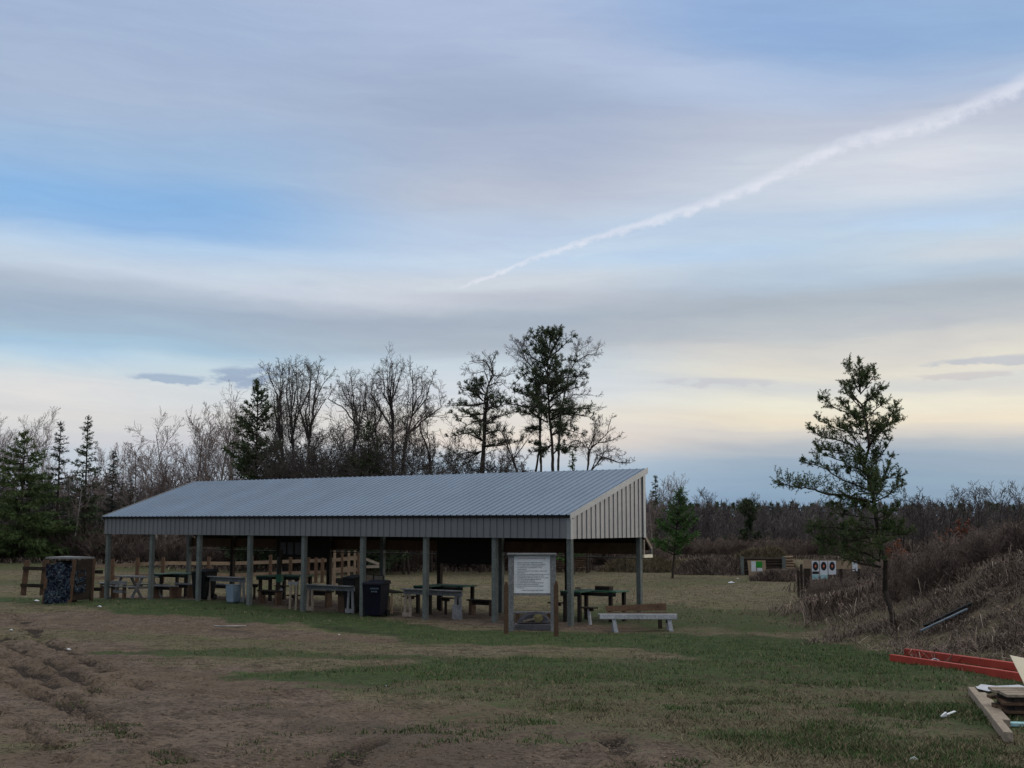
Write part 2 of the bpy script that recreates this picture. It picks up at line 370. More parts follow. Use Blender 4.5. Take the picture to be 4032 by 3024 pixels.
M['wood_mass'] = simple('far_wood_bark', (.05, .042, .042), (.105, .088, .085), .25, .95, .1, bst=0)
# vertex-coloured vegetation
def vmat(name, attr='tint'):
    m, g, b = mat(name, .85, .1); a = g.n('ShaderNodeAttribute'); a.attribute_name = attr
    g.l(a.outputs['Color'], b.inputs['Base Color']); return m
M['blade'] = vmat('grass_blades')
# ribbed metal
def metal(name, c, rough, mt):
    m, g, b = mat(name, rough, .5, mt); v = obc(g)
    n = g.noise(v, .8, 4, .6); n2 = g.noise(v, 9, 3, .6)
    a_ = g.n('ShaderNodeAttribute'); a_.attribute_name = 'tone'
    mp = g.n('ShaderNodeMapping'); mp.inputs['Scale'].default_value = (3, 3, .6); g.l(v, mp.inputs[0]); n3 = g.noise(mp.outputs[0], 2.2, 5, .65)
    cc = g.mix(g.ramp(n, [(.3, 0.), (.7, 1.)]), tuple(x*.84 for x in c), c); cc = g.mix(g.m('MULTIPLY', g.ramp(n3, [(.55, 0.), (.75, 1.)]), .25), cc, tuple(x*.55 for x in c))
    g.setin(b.inputs['Base Color'], g.mix(1.0, cc, a_.outputs['Color'], 'MULTIPLY'))
    g.setin(b.inputs['Roughness'], g.m('MULTIPLY_ADD', n2, .15, rough-.07)); return m
M['roof'] = metal('roof_metal', (.128, .19, .285), .45, .3)
M['siding'] = metal('siding_metal', (.19, .195, .205), .45, .5)
# ground
mg, g, b = mat('ground_soil_and_grass', .95, .1)
at_ = g.n('ShaderNodeAttribute'); at_.attribute_name = 'mask'
s3 = g.n('ShaderNodeSeparateColor'); g.l(at_.outputs['Color'], s3.inputs[0])
at2 = g.n('ShaderNodeAttribute'); at2.attribute_name = 'mask2'
s4 = g.n('ShaderNodeSeparateColor'); g.l(at2.outputs['Color'], s4.inputs[0])
v = obc(g)
nA = g.noise(v, .35, 4, .6); nB = g.noise(v, 2.3, 5, .65); nC = g.noise(v, 17, 4, .7); nD = g.noise(v, 70, 2, .6)
mix_bc = g.m('MULTIPLY_ADD', nC, .5, g.m('MULTIPLY', nB, .5))
straw = g.mix(g.ramp(mix_bc, [(.41, 0.), (.57, 1.)]), (.066, .054, .038), (.19, .16, .112))
straw = g.mix(g.m('MULTIPLY', g.ramp(nA, [(.40, 0.), (.60, 1.)]), .8), straw, g.mix(g.ramp(mix_bc, [(.4, 0.), (.62, 1.)]), (.07, .07, .036), (.185, .17, .098)))
dirt = g.mix(g.ramp(mix_bc, [(.42, 0.), (.58, 1.)]), (.082, .062, .05), (.19, .148, .12))
dirt = g.mix(g.ramp(nA, [(.45, 0.), (.62, .6)]), dirt, (.135, .10, .072))
green = g.mix(g.ramp(mix_bc, [(.35, 0.), (.66, 1.)]), (.021, .046, .015), (.058, .098, .031))
forest = g.mix(g.ramp(nB, [(.35, 0.), (.65, 1.)]), (.05, .04, .032), (.09, .072, .056))
def edge(f, k=1.0):      # breaks a smooth mask up with the noises
    return g.ramp(g.m('ADD', f, g.m('MULTIPLY', g.m('SUBTRACT', mix_bc, .5), k)), [(.36, 0.), (.66, 1.)])
col = g.mix(edge(s3.outputs[1], .9), straw, dirt)
col = g.mix(g.m('MULTIPLY', edge(s3.outputs[0], 3.2), .88), col, green)
col = g.mix(g.m('MULTIPLY', edge(s3.outputs[2], 1.2), .85), col, (.03, .025, .025))
col = g.mix(s4.outputs[0], col, forest); col = g.mix(g.m('MULTIPLY', s4.outputs[1], .9), col, g.mix(g.ramp(mix_bc, [(.4, 0.), (.6, 1.)]), (.05, .038, .034), (.14, .108, .09)))
col = g.mix(g.m('MULTIPLY', g.ramp(nD, [(.60, 0.), (.70, 1.)]), .3), col, (.22, .19, .15))
col = g.mix(g.m('MULTIPLY', g.ramp(nC, [(.36, 1.), (.45, 0.)]), .75), col, (.03, .024, .019))
g.setin(b.inputs['Base Color'], col)
hh = g.m('ADD', g.m('MULTIPLY', nB, 1.5), g.m('ADD', g.m('MULTIPLY', nC, .8), g.m('MULTIPLY', nD, .25)))
bump(g, b, hh, 1.0, .09)

def axis(parts):
    a = np.concatenate(parts); return np.unique(np.round(a, 4))
ys = axis([np.linspace(-60, 4, 22), np.arange(4, 12, .12), np.arange(12, 34, .1), np.arange(34, 60, .22), np.arange(60, 130, .8), np.geomspace(130, 3500, 45)])
xs = axis([-np.geomspace(20, 3000, 40), np.arange(-20, -12, .3), np.arange(-12, 14, .11), np.arange(14, 24, .4), np.geomspace(24, 3000, 40)])
XX, YY = np.meshgrid(xs, ys)
x = XX.ravel(); y = YY.ravel(); z = G(x, y)
gr, di, we, ru = masks(x, y)
near = 1-sm((y-38)/20)
ridge = np.zeros(x.shape)
for pl in RUTS:
    d = seg_dist(x, y, pl); ridge = np.maximum(ridge, np.exp(-((d-1.9)/.6)**2))
lump = fbm(x*5, y*4, 3)
z = z-.14*ru*near*(.3+lump)+.12*ridge*near*np.maximum(lump-.3, 0)*(di > .2)
z = z+near*(.035*(fbm(x*1.3, y*1.1, 4)-.5)+.09*di*(fbm(x*3.2+7, y*2.8, 3)-.5)+.035*(vnoise(x*6, y*6)-.5))
berm = sm((x-7)/5)*sm((y-19.5)/7)*(1-sm((y-30)/9))
z = z+berm*.35*(fbm(x*1.5, y*1.5, 4)-.5)
nx, ny = len(xs), len(ys)
ii = np.arange(nx*ny).reshape(ny, nx)
Q = np.stack([ii[:-1, :-1], ii[:-1, 1:], ii[1:, 1:], ii[1:, :-1]], -1).reshape(-1, 4)
me = mesh_np('ground', np.stack([x, y, z], 1), Q)
sc_far = 1-sm((y-60)/40)*.0
vcol(me, 'mask', np.stack([gr*(1-berm), di, np.maximum(we, ru*.95)], 1))
woodm = sm((y-np.where(x/np.maximum(y, 1) < .1, 78, 108))/8)
vcol(me, 'mask2', np.stack([woodm, berm, berm*0], 1))
me.polygons.foreach_set('use_smooth', np.ones(len(me.polygons), bool))
tag(link('ground', me, mg), kind='structure')

# ------------------------------------------------------------------ geometry helpers
class MB:
    def __init__(s): s.v = []; s.q = []
    def quadverts(s, pts, faces):
        k = len(s.v); s.v += [tuple(p) for p in pts]; s.q += [[i+k for i in f] for f in faces]
    def hexa(s, c8):
        s.quadverts(c8, [(0, 3, 2, 1), (4, 5, 6, 7), (0, 1, 5, 4), (1, 2, 6, 5), (2, 3, 7, 6), (3, 0, 4, 7)])
    def box(s, x0, x1, y0, y1, z0, z1):
        s.hexa([(x0, y0, z0), (x1, y0, z0), (x1, y1, z0), (x0, y1, z0), (x0, y0, z1), (x1, y0, z1), (x1, y1, z1), (x0, y1, z1)])
    def beam(s, p, q, w, h, up=(0, 0, 1), taper=1):
        p = Vector(p); q = Vector(q); d = (q-p).normalized(); up = Vector(up)
        if abs(d.dot(up.normalized())) > .98: up = Vector((0, 1, 0)) if abs(d.y) < .9 else Vector((1, 0, 0))
        r = d.cross(up).normalized(); u = r.cross(d)
        o = []
        for c, k in ((p, 1), (q, taper)):
            o += [c-r*w/2*k-u*h/2*k, c+r*w/2*k-u*h/2*k, c+r*w/2*k+u*h/2*k, c-r*w/2*k+u*h/2*k]
        s.hexa(o)
    def cyl(s, p, q, r0, r1=None, n=12, caps=True):
        r1 = r0 if r1 is None else r1
        p = Vector(p); q = Vector(q); d = (q-p).normalized(); up = Vector((0, 0, 1)) if abs(d.z) < .9 else Vector((1, 0, 0))
        a = d.cross(up).normalized(); b_ = a.cross(d); k = len(s.v)
        for c, r in ((p, r0), (q, r1)):
            for i in range(n):
                t = 2*pi*i/n; s.v.append(tuple(c+a*cos(t)*r+b_*sin(t)*r))
        for i in range(n): j = (i+1) % n; s.q.append([k+i, k+j, k+n+j, k+n+i])
        if caps: s.q.append([k+i for i in range(n)][::-1]); s.q.append([k+n+i for i in range(n)])
    def build(s, name, m, parent=None, origin=None, bev=0, xf=None, label=None):
        me = bpy.data.meshes.new(name); vs = s.v
        if xf: vs = [xf(*p) for p in vs]
        if parent is not None and xf: vs = [tuple(Vector(p)-parent.location) for p in vs]
        elif origin is not None: vs = [tuple(Vector(p)-Vector(origin)) for p in vs]
        me.from_pydata(vs, [], s.q); me.update()
        o = link(name, me, m, parent, origin if parent is None else None)
        if bev:
            md = o.modifiers.new('bevel', 'BEVEL'); md.width = bev; md.segments = 2; md.limit_method = 'ANGLE'
        if label: o['label'] = label
        return o
def empty(name, loc, label, cat, group=None, rz=0):
    o = bpy.data.objects.new(name, None); COL.objects.link(o); o.location = loc; o.rotation_euler = (0, 0, rz)
    o.empty_display_size = .2
    return tag(o, label, cat, group)
def copy_tree(o, parent=None):
    c = o.copy(); COL.objects.link(c)
    if parent: c.parent = parent
    for ch in list(o.children): copy_tree(ch, c)
    return c
def text_part(name, lines, size, m, parent, pos, xaxis, yaxis, label=None, sx=1.0):
    """lines: (x, y, string, scale); flat raised letters laid on the plane pos + x*xaxis + y*yaxis"""
    V = []; Fc = []
    for x0, y0, s, k in lines:
        cu = bpy.data.curves.new('letters', 'FONT'); cu.body = s; cu.size = size*k; cu.extrude = .0015; cu.resolution_u = 2
        ob = bpy.data.objects.new('letters', cu); COL.objects.link(ob)
        dg = bpy.context.evaluated_depsgraph_get(); me = ob.evaluated_get(dg).to_mesh()
        n = len(V)
        for vv in me.vertices:
            V.append(tuple(Vector(pos)+Vector(xaxis)*(x0+vv.co.x*sx)+Vector(yaxis)*(y0+vv.co.y)+Vector(xaxis).cross(Vector(yaxis))*(vv.co.z+.002)))
        for p in me.polygons: Fc.append([n+i for i in p.vertices])
        ob.evaluated_get(dg).to_mesh_clear()
        bpy.data.objects.remove(ob); bpy.data.curves.remove(cu)
    me = bpy.data.meshes.new(name); me.from_pydata(V, [], Fc); me.update()
    o = link(name, me, m, parent)
    if label: o['label'] = label
    return o

# ------------------------------------------------------------------ the shelter
SX, SY, TH = 1.511, 32.573, .6288
cT, sT = cos(TH), sin(TH)
BAY, DEP, L = 2.44, 3.585, 2.44*8
HB, HE, HR = 2.315, 2.93, 4.246
def S(u, d, z=0.0): return (SX-u*cT+d*sT, SY+u*sT+d*cT, z)
def U(px, d):                                    # u of the point at depth d seen at px
    k = ray(px, 2053)[0]                        # x / y
    # (SX-u c+d s) = k (SY+u s+d c)
    return (SX+d*sT-k*(SY+d*cT))/(cT+k*sT)
def Z(py, u, d):
    p = S(u, d); return EYE+ray(2016, py)[2]*p[1]
shed = empty('shooting_shelter', S(L/2, 0, 0), 'long open-sided timber shelter with grey corrugated metal roof and ribbed siding', 'shelter')
def part(mb, name, m, parent=None, bev=0, label=None): return mb.build(name, m, parent or shed, bev=bev, xf=S, label=label) if (parent is None or parent is shed) else sub(mb, name, m, parent, bev, label)
def sub(mb, name, m, parent, bev=0, label=None):
    base = shed.location
    me = bpy.data.meshes.new(name); me.from_pydata([tuple(Vector(S(*p))-base) for p in mb.v], [], mb.q); me.update()
    o = link(name, me, m, parent)
    if label: o['label'] = label
    return o
OV, OVR = .13, .27
slope = (HR-HE)/(DEP+OVR+OV)
def roofz(d): return HE+slope*(d+OV)
def ribprofile(x0, x1, pitch, h, w=.055, minor=True):
    p = [(x0, 0.)]; k = x0+pitch*.5
    while k < x1-w:
        p += [(k-w/2, 0), (k-w*.28, h), (k+w*.28, h), (k+w/2, 0)]
        if minor:
            for j in (1/3, 2/3):
                q = k+pitch*j
                if q < x1-.03: p += [(q-.014, 0), (q, h*.22), (q+.014, 0)]
        k += pitch
    p.append((x1, 0.)); return p
def tone(o, us):
    rt = random.Random(12); tb = [rt.uniform(.94, 1.04) for _ in range(80)]; k = np.array([tb[int((u+1)/.914) % 80] for u in us])
    vcol(o.data, 'tone', np.stack([k, k, k], 1))
# roof sheet with real ribs, a thin solid
mb = MB(); pr = ribprofile(-OV, L+OV, .2286, .026)
top = []
nd = 7
for i in range(nd):
    d = -OV-.05+(DEP+OVR+OV+.05)*i/(nd-1)
    top.append([len(mb.v)+j for j in range(len(pr))])
    mb.v += [(u, d, roofz(d)+.012+h) for u, h in pr]
for i in range(nd-1):
    for j in range(len(pr)-1): mb.q.append([top[i][j+1], top[i][j], top[i+1][j], top[i+1][j+1]])
ro = part(mb, 'roof', M['roof']); tone(ro, [u for _ in range(nd) for u, h in pr]); md = ro.modifiers.new('thick', 'SOLIDIFY'); md.thickness = .006; md.offset = -1
# front siding band
def siding(name, pts2d, along, fixed, z0f, z1f, outward):
    mb = MB(); rows = []
    for u, h in pts2d:
        a = along(u, h); mb.v += [(a[0], a[1], z0f(u)), (a[0], a[1], z1f(u))]
    n = len(pts2d)
    for j in range(n-1): mb.q.append([2*j, 2*j+2, 2*j+3, 2*j+1] if outward else [2*j, 2*j+1, 2*j+3, 2*j+2])
    o = part(mb, name, M['siding']); tone(o, [u for u, h in pts2d for _ in (0, 1)]); md = o.modifiers.new('thick', 'SOLIDIFY'); md.thickness = .005; md.offset = 0; return o
siding('front_siding', ribprofile(-.09, L+.09, .2286, .026, .05, False), lambda u, h: (u, -.115-h), 0, lambda u: HB, lambda u: HE-.035, False)
for nm, uu, sg in (('gable_siding', -.09, -1), ('gable_siding', L+.09, 1)):
    siding(nm, ribprofile(-.11, DEP+.16, .2286, .02, .04, False), (lambda uu, sg: lambda d, h: (uu+sg*h, d))(uu, sg), 0, lambda d: HB-.01, lambda d: roofz(d)-.03, sg < 0)
# trims
mb = MB(); mb.box(-.135, L+.135, -.205, -.185, HE-.075, HE-.01); mb.box(-.12, L+.12, -.185, -.12, HE-.04, HE-.03); part(mb, 'eave_trim', M['blackplastic'], label='dark trim under the low eave')
for uu in (-.155, L+.135):
    mb = MB(); d0, d1 = -OV-.07, DEP+OVR+.02
    mb.hexa([(uu, d0, roofz(d0)-.10), (uu+.02, d0, roofz(d0)-.10), (uu+.02, d1, roofz(d1)-.12), (uu, d1, roofz(d1)-.12), (uu, d0, roofz(d0)+.045), (uu+.02, d0, roofz(d0)+.045), (uu+.02, d1, roofz(d1)+.045), (uu, d1, roofz(d1)+.045)])
    part(mb, 'rake_trim', M['galv'])
mb = MB(); mb.box(-.13, -.118, -.145, -.03, HB-.02, HE-.11); mb.box(-.13, .0, -.15, -.14, HB-.02, HE-.08); part(mb, 'corner_trim', M['galv'])
mb = MB(); mb.box(-.13, -.118, DEP+.05, DEP+.18, HB-.02, roofz(DEP)-.05); mb.box(-.118, .05, DEP+.172, DEP+.182, HB-.02, roofz(DEP)-.06); part(mb, 'corner_trim', M['galv'])
mb = MB(); mb.box(-.13, L+.13, DEP+OVR+.0, DEP+OVR+.02, HR-.14, HR+.02); part(mb, 'ridge_trim', M['galv'])
# posts
for i in range(9):
    u = i*BAY; p = S(u, 0)
    mb = MB(); w = .068; jx = .01*((i*37) % 5-2)
    mb.hexa([(u-w+jx, -w, gz(*p[:2])-.3), (u+w+jx, -w, gz(*p[:2])-.3), (u+w+jx, w, gz(*p[:2])-.3), (u-w+jx, w, gz(*p[:2])-.3), (u-w, -w, HE-.1), (u+w, -w, HE-.1), (u+w, w, HE-.1), (u-w, w, HE-.1)])
    part(mb, 'post', M['post'], bev=.008)
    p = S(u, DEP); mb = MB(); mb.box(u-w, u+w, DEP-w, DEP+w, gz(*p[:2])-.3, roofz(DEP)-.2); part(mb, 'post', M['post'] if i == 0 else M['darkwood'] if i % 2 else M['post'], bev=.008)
for dd, zt in ((-.09, HE-.12), (.09, HE-.1), (DEP-.09, roofz(DEP)-.2), (DEP+.09, roofz(DEP)-.16)):
    mb = MB(); mb.box(-.07, L+.07, dd-.018, dd+.018, zt-.28, zt); part(mb, 'beam', M['brownwood'])
mb = MB(); mb.box(-.05, L+.05, -.105, -.085, HB+.01, HB+.2); part(mb, 'skirt_board', M['brownwood'])
for i in range(17):
    u = i*BAY/2; mb = MB()
    mb.hexa([(u-.02, -.08, roofz(-.08)-.21), (u+.02, -.08, roofz(-.08)-.21), (u+.02, DEP+.2, roofz(DEP+.2)-.21), (u-.02, DEP+.2, roofz(DEP+.2)-.21), (u-.02, -.08, roofz(-.08)-.055), (u+.02, -.08, roofz(-.08)-.055), (u+.02, DEP+.2, roofz(DEP+.2)-.055), (u-.02, DEP+.2, roofz(DEP+.2)-.055)])
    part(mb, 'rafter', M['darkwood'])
for k in range(6):
    d = .1+k*.68; mb = MB(); z0 = roofz(d); mb.box(-.08, L+.08, d-.045, d+.045, z0-.05, z0-.012); part(mb, 'purlin', M['brownwood'])
# baffle boards along the back (dark plywood over a brown plank) with an open boxed end
mb = MB(); mb.box(-.05, L+.05, DEP+.075, DEP+.095, 1.82, 2.14); part(mb, 'baffle_board', M['brownwood'], label='brown plank hung along the firing side')
mb = MB(); mb.box(-.02, L+.02, DEP-.095, DEP-.078, 2.30, HB+.38); part(mb, 'baffle_board', M['blackboard'])
mb = MB(); mb.hexa([(-.06, DEP+.12, 2.36), (L, DEP+.12, 2.36), (L, DEP+.46, 1.93), (-.06, DEP+.46, 1.93), (-.06, DEP+.16, 2.40), (L, DEP+.16, 2.40), (L, DEP+.50, 1.97), (-.06, DEP+.50, 1.97)]); part(mb, 'baffle_board', M['darkwood'])
mb = MB(); mb.box(-.06, L, DEP+.09, DEP+.5, 1.70, 1.72); part(mb, 'baffle_board', M['darkwood'])
def ubar(a, b_, w, h, name='baffle_frame', m='palewood', lab=None):
    mb = MB(); A = Vector((-.09, a[0], a[1])); B = Vector((-.09, b_[0], b_[1])); mb.beam(A, B, w, h, up=(1, 0, 0)); part(mb, name, M[m], label=lab)
ubar((DEP+.14, 2.36), (DEP+.54, 1.98), .085, .05); ubar((DEP+.53, 1.99), (DEP+.53, 1.80), .075, .045, m='post'); ubar((DEP+.08, 1.77), (DEP+.56, 1.77), .09, .06, m='cream'); ubar((DEP+.11, 1.8), (DEP+.11, 2.24), .05, .045)
# black boards hung on the back row
def board(pxa, pxb, pya, pyb, posters=()):
    d = DEP-.2; ua, ub = U(pxa, d), U(pxb, d); um = (ua+ub)/2; z0, z1 = Z(pyb, um, d), Z(pya, um, d)
    mb = MB(); mb.box(ub, ua, d-.012, d+.012, z0, z1); o = part(mb, 'notice_board', M['blackboard'])
    for a, b_, c, e in posters:
        mb = MB(); xa, xb = U(a, d-.02), U(b_, d-.02); mb.box(xb, xa, d-.02, d-.014, Z(e, um, d), Z(c, um, d)); sub(mb, 'poster', M['inkgrey'], o)
board(1092, 1302, 2100, 2194, ((1106, 1128, 2136, 2182), (1134, 1156, 2136, 2184), (1164, 1188, 2136, 2184)))
board(1722, 1948, 2120, 2220)

# ------------------------------------------------------------------ things in the shelter
SR = -TH     # local x runs along the shelter (towards the right), local y away from the camera side
def place(name, px, d, label, cat, group=None, rz=0.0, py=None):
    u = U(px, d); p = S(u, d); return empty(name, (p[0], p[1], gz(p[0], p[1])), label, cat, group, SR+rz)
def setat(o, px, d, rz=0.0):
    u = U(px, d); p = S(u, d); o.location = (p[0], p[1], gz(p[0], p[1])); o.rotation_euler = (0, 0, SR+rz)
def P(mb, name, m, root, bev=0, label=None): return mb.build(name, M[m] if isinstance(m, str) else m, root, bev=bev, label=label)
def mk_table():
    t = place('shooting_table', 2330, 2.1, '', 'table', 'green shooting tables')
    mb = MB(); mb.box(-.75, .75, .05, .75, .80, .84); mb.box(-.72, -.05, -.55, .045, .80, .84); P(mb, 'tabletop', 'greenpaint', t, .01)
    mb = MB(); mb.box(-.73, .73, .03, .06, .70, .797); mb.box(-.71, -.06, -.53, -.5, .70, .797); mb.box(-.71, -.68, -.5, .02, .70, .797); P(mb, 'apron', 'blackboard', t)
    for x_, y_ in ((-.62, .66), (.62, .66), (.5, .15), (-.62, -.42), (-.15, -.42)):
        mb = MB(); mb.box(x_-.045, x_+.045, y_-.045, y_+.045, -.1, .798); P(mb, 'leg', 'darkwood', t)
    return t
t1 = mk_table(); t1['label'] = 'green wooden shooting table with a brown box on top, right end of the shelter'
for px, d, rz, lab in ((1745, 2.1, .0, 'green wooden shooting table in front of the large black board'), (1118, 2.0, 0, 'dark green shooting table below the posters, behind the stool with white leg'), (690, 2.1, 0, 'dark green shooting table behind the third front post from the left')):
    c = copy_tree(t1); setat(c, px, d, rz); c['label'] = lab
def stool(px, d, h, lab, m='darkwood', tilt=0, legm=None, w=.44):
    t = place('stool', px, d, lab, 'stool', 'single-post stools at the tables')
    mb = MB(); mb.box(-w/2, w/2, -.13, .13, h-.04, h); P(mb, 'seat', m, t, .008)
    mb = MB(); mb.beam((tilt, 0, -.1), (0, 0, h-.042), .06, .06, (0, 1, 0)); P(mb, 'leg', legm or m, t)
    mb = MB(); mb.beam((-.14, 0, h-.075), (.14, 0, h-.075), .05, .06); P(mb, 'brace', m, t)
stool(2316, 1.1, .47, 'T-shaped stool with a whitened post in front of the rightmost table', tilt=.06, legm='whitewood')
stool(2190, 2.4, .47, 'dark stool seat between the rules sign and the corner post')
stool(1618, 2.0, .5, 'dark stool left of the table under the large black board')
stool(1757, 1.9, .5, 'dark stool under the right half of the table below the black board')
stool(1008, 1.6, .52, 'dark T-shaped stool at the left end of the table below the posters')
stool(1115, 1.3, .58, 'tall dark stool with slanted pale leg in front of the poster board', tilt=-.12, legm='whitewood')
stool(1162, 1.0, .36, 'low dark stool left of the fifth front post', tilt=.16)
stool(640, 1.6, .42, 'low dark stool beside the second front post from the left')
def rack(pxa, pxb, d, h, lab, panel=False, nleg=4):
    ua, ub = U(pxa, d), U(pxb, d); um = (ua+ub)/2; w = (ua-ub)/2; p = S(um, d)
    t = empty('plank_rack', (p[0], p[1], gz(p[0], p[1])), lab, 'rack', 'weathered plank racks at the front posts', SR)
    mb = MB(); mb.box(-w, w, -.02, .02, h-.14, h); mb.box(-w, w, -.16, -.02, h-.005, h+.03); P(mb, 'rail', 'greywood', t, .006)
    for s_, m_ in ((-1, 'palewood'), (1, 'greywood')):
        x_ = s_*(w-.16)
        for k in (-1, 1):
            mb = MB(); mb.beam((x_+k*.12, .0, -.1), (x_+k*.06, .0, h-.01), .08, .035, (0, 1, 0)); P(mb, 'leg', m_, t)
        mb = MB(); mb.box(x_-.17, x_+.17, -.05, -.022, .02, .14 if not (panel and s_ > 0) else .42); P(mb, 'foot_board', m_, t)
rack(1592, 1822, .35, .80, 'grey plank rack with a pale foot panel, right of the navy bin', True)
rack(1212, 1400, .35, .80, 'grey plank rack between the brown stand and the fifth front post')
rack(812, 972, .35, .78, 'grey plank rack between the black bin and the grey-blue barrel')
# brown H-shaped stand
u = U(1352, .9); p = S(u, .9); t = empty('rifle_stand', (p[0], p[1], gz(p[0], p[1])), 'brown H-shaped timber stand with two cross arms behind the long grey rack', 'stand', None, SR)
mb = MB(); mb.box(-.14, .14, -.05, .05, -.1, .92); P(mb, 'post', 'brownwood', t)
for z0 in (.85, .50): mb = MB(); mb.box(-.2, .5, -.10, -.052, z0, z0+.16); P(mb, 'arm', 'darkwood', t)
mb = MB(); mb.box(.32, .44, -.05, .05, -.1, .85); P(mb, 'post', 'darkwood', t)
def low_bench(px, d, w, h, lab, m='greywood', rz=0.):
    t = place('plank_bench', px, d, lab, 'bench', 'low plank benches inside the shelter', rz)
    mb = MB(); mb.box(-w, w, -.13, .13, h-.045, h); P(mb, 'seat', m, t, .006)
    for s_ in (-1, 1): mb = MB(); mb.box(s_*w*.75-.05, s_*w*.75+.05, -.11, .11, -.1, h-.046); P(mb, 'leg', 'brownwood', t)
    mb = MB(); mb.box(-w*.7, w*.7, -.02, .02, h-.16, h-.047); P(mb, 'brace', 'darkwood', t)
low_bench(655, .8, .62, .45, 'low grey plank bench just right of the second front post from the left')
low_bench(735, 1.5, .45, .5, 'low bench under the right half of the leftmost green table')
low_bench(1070, .8, .5, .44, 'low dark-legged bench left of the tall stool below the posters', 'darkwood')
low_bench(870, 1.9, .7, .48, 'low bench behind the grey plank rack beside the grey-blue tub')
low_bench(1262, 1.7, .55, .5, 'low bench behind the long grey rack, left of the brown stand', 'darkwood')
low_bench(1900, 2.2, .5, .46, 'low bench beneath the large black board near the eighth post', 'darkwood')
low_bench(440, 1.3, .5, .55, 'low bench behind the leftmost front post', 'greywood')
t = place('leaning_post', 1106, 1.0, 'dark green post leaning upright beside the poster board table', 'post')
mb = MB(); mb.beam((-.16, 0, -.1), (.05, 0, 1.75), .10, .09, (0, 1, 0)); P(mb, 'shaft', 'darkwood', t)
mb = MB(); mb.box(-.12, .12, -.055, .055, .70, .95); P(mb, 'bracket', 'greenpaint', t)
t = place('plank_rack', 1150, .3, 'low weathered plank rack left of the fifth front post', 'rack', 'weathered plank racks at the front posts')
mb = MB(); mb.box(-.1, .32, -.02, .02, .74, .84); P(mb, 'rail', 'greywood', t)
for x_ in (.0, .26): mb = MB(); mb.beam((x_-.03, 0, -.1), (x_, 0, .739), .05, .05, (0, 1, 0)); P(mb, 'leg', 'palewood', t)
# wheeled bins
def bin_(px, d, m, lab, h=1.05, text=None, sc=1.0, rz=0.0):
    t = place('wheeled_bin', px, d, lab, 'bin', None, rz)
    mb = MB(); a, b_ = .24*sc, .31*sc
    mb.hexa([(-a, -a, .04), (a, -a, .04), (a, a, .04), (-a, a, .04), (-b_, -b_, h-.08), (b_, -b_, h-.08), (b_, b_, h-.08), (-b_, b_, h-.08)]); P(mb, 'body', m, t, .03)
    mb = MB(); mb.hexa([(-b_-.02, -b_-.04, h-.078), (b_+.02, -b_-.04, h-.078), (b_+.02, b_+.05, h-.078), (-b_-.02, b_+.05, h-.078), (-b_, -b_, h-.04), (b_, -b_, h-.04), (b_, b_, h+.03), (-b_, b_, h+.03)]); P(mb, 'lid', m, t, .015)
    mb = MB(); mb.cyl((-b_+.03, b_+.08, h-.06), (b_-.03, b_+.08, h-.06), .018, n=8); P(mb, 'handle', m, t)
    for k in (-1, 1): mb = MB(); mb.cyl((k*(a+.01), a-.02, .1), (k*(a+.06), a-.02, .1), .1, n=16); P(mb, 'wheel', 'blackplastic', t)
    if text:
        lb = P((lambda q: (q.hexa([(-.03, -.306*sc-.004, .68), (.24, -.306*sc-.004, .68), (.24, -.306*sc+.0, .68), (-.03, -.306*sc+.0, .68), (-.03, -.31*sc-.016, .88), (.24, -.31*sc-.016, .88), (.24, -.31*sc, .88), (-.03, -.31*sc, .88)]), q)[1])(MB()), 'decal', 'navy', t)
        text_part('lettering', text, .062, M['bluegrey'], lb, (-.02, -.33*sc, .70), (1, 0, 0), (0, 0, 1))
    return t
bin_(1484, .05, 'navy', 'navy wheeled bin with pale lettering, right of the sixth front post', 1.02, [(0, .105, 'SUPERIOR', 1.), (.03, .02, 'REFUSE', 1.)], rz=.25)
bin_(810, .35, 'blackplastic', 'black wheeled bin behind the third front post from the left', .98, rz=.1)
bin_(1396, .6, 'blackplastic', 'black wheeled bin mostly hidden by the sixth front post', 1.12, sc=.8)
# grey-blue barrel
t = place('barrel', 925, .15, 'square grey-blue plastic tub standing left of the fourth front post', 'tub')
mb = MB(); mb.hexa([(-.16, -.14, .02), (.16, -.14, .02), (.16, .14, .02), (-.16, .14, .02), (-.19, -.17, .56), (.19, -.17, .56), (.19, .17, .56), (-.19, .17, .56)]); P(mb, 'body', 'bluegrey', t, .03)
mb = MB(); mb.box(-.2, .2, -.18, .18, .561, .585); P(mb, 'rim', 'bluegrey', t, .01)
# framed panels behind the bin
for i, (a, b_, c, e) in enumerate(((1443, 1474, 2262, 2284), (1474, 1513, 2264, 2286))):
    d = 1.6; ua, ub = U(a, d), U(b_, d); um = (ua+ub)/2; z1 = Z(c, um, d); z0 = Z(e+4, um, d); p = S(um, d); w = (ua-ub)/2
    t = empty('framed_panel', (p[0], p[1], gz(p[0], p[1])), ('small framed tan panel on a dark stand, left of a paler one', 'small framed pale panel above the navy bin lid')[i], 'panel', None, SR)
    gb = t.location.z
    mb = MB(); mb.box(-w+.02, w-.02, -.01, .01, z0-gb, z1-gb-.02); P(mb, 'panel', ('cardboard', 'palewood')[i], t)
    mb = MB(); mb.box(-w, w, -.02, .02, z1-gb-.02, z1-gb); mb.box(-w, -w+.02, -.02, .02, 0, z1-gb-.02); mb.box(w-.02, w, -.02, .02, 0, z1-gb-.02); P(mb, 'frame', 'darkwood', t)
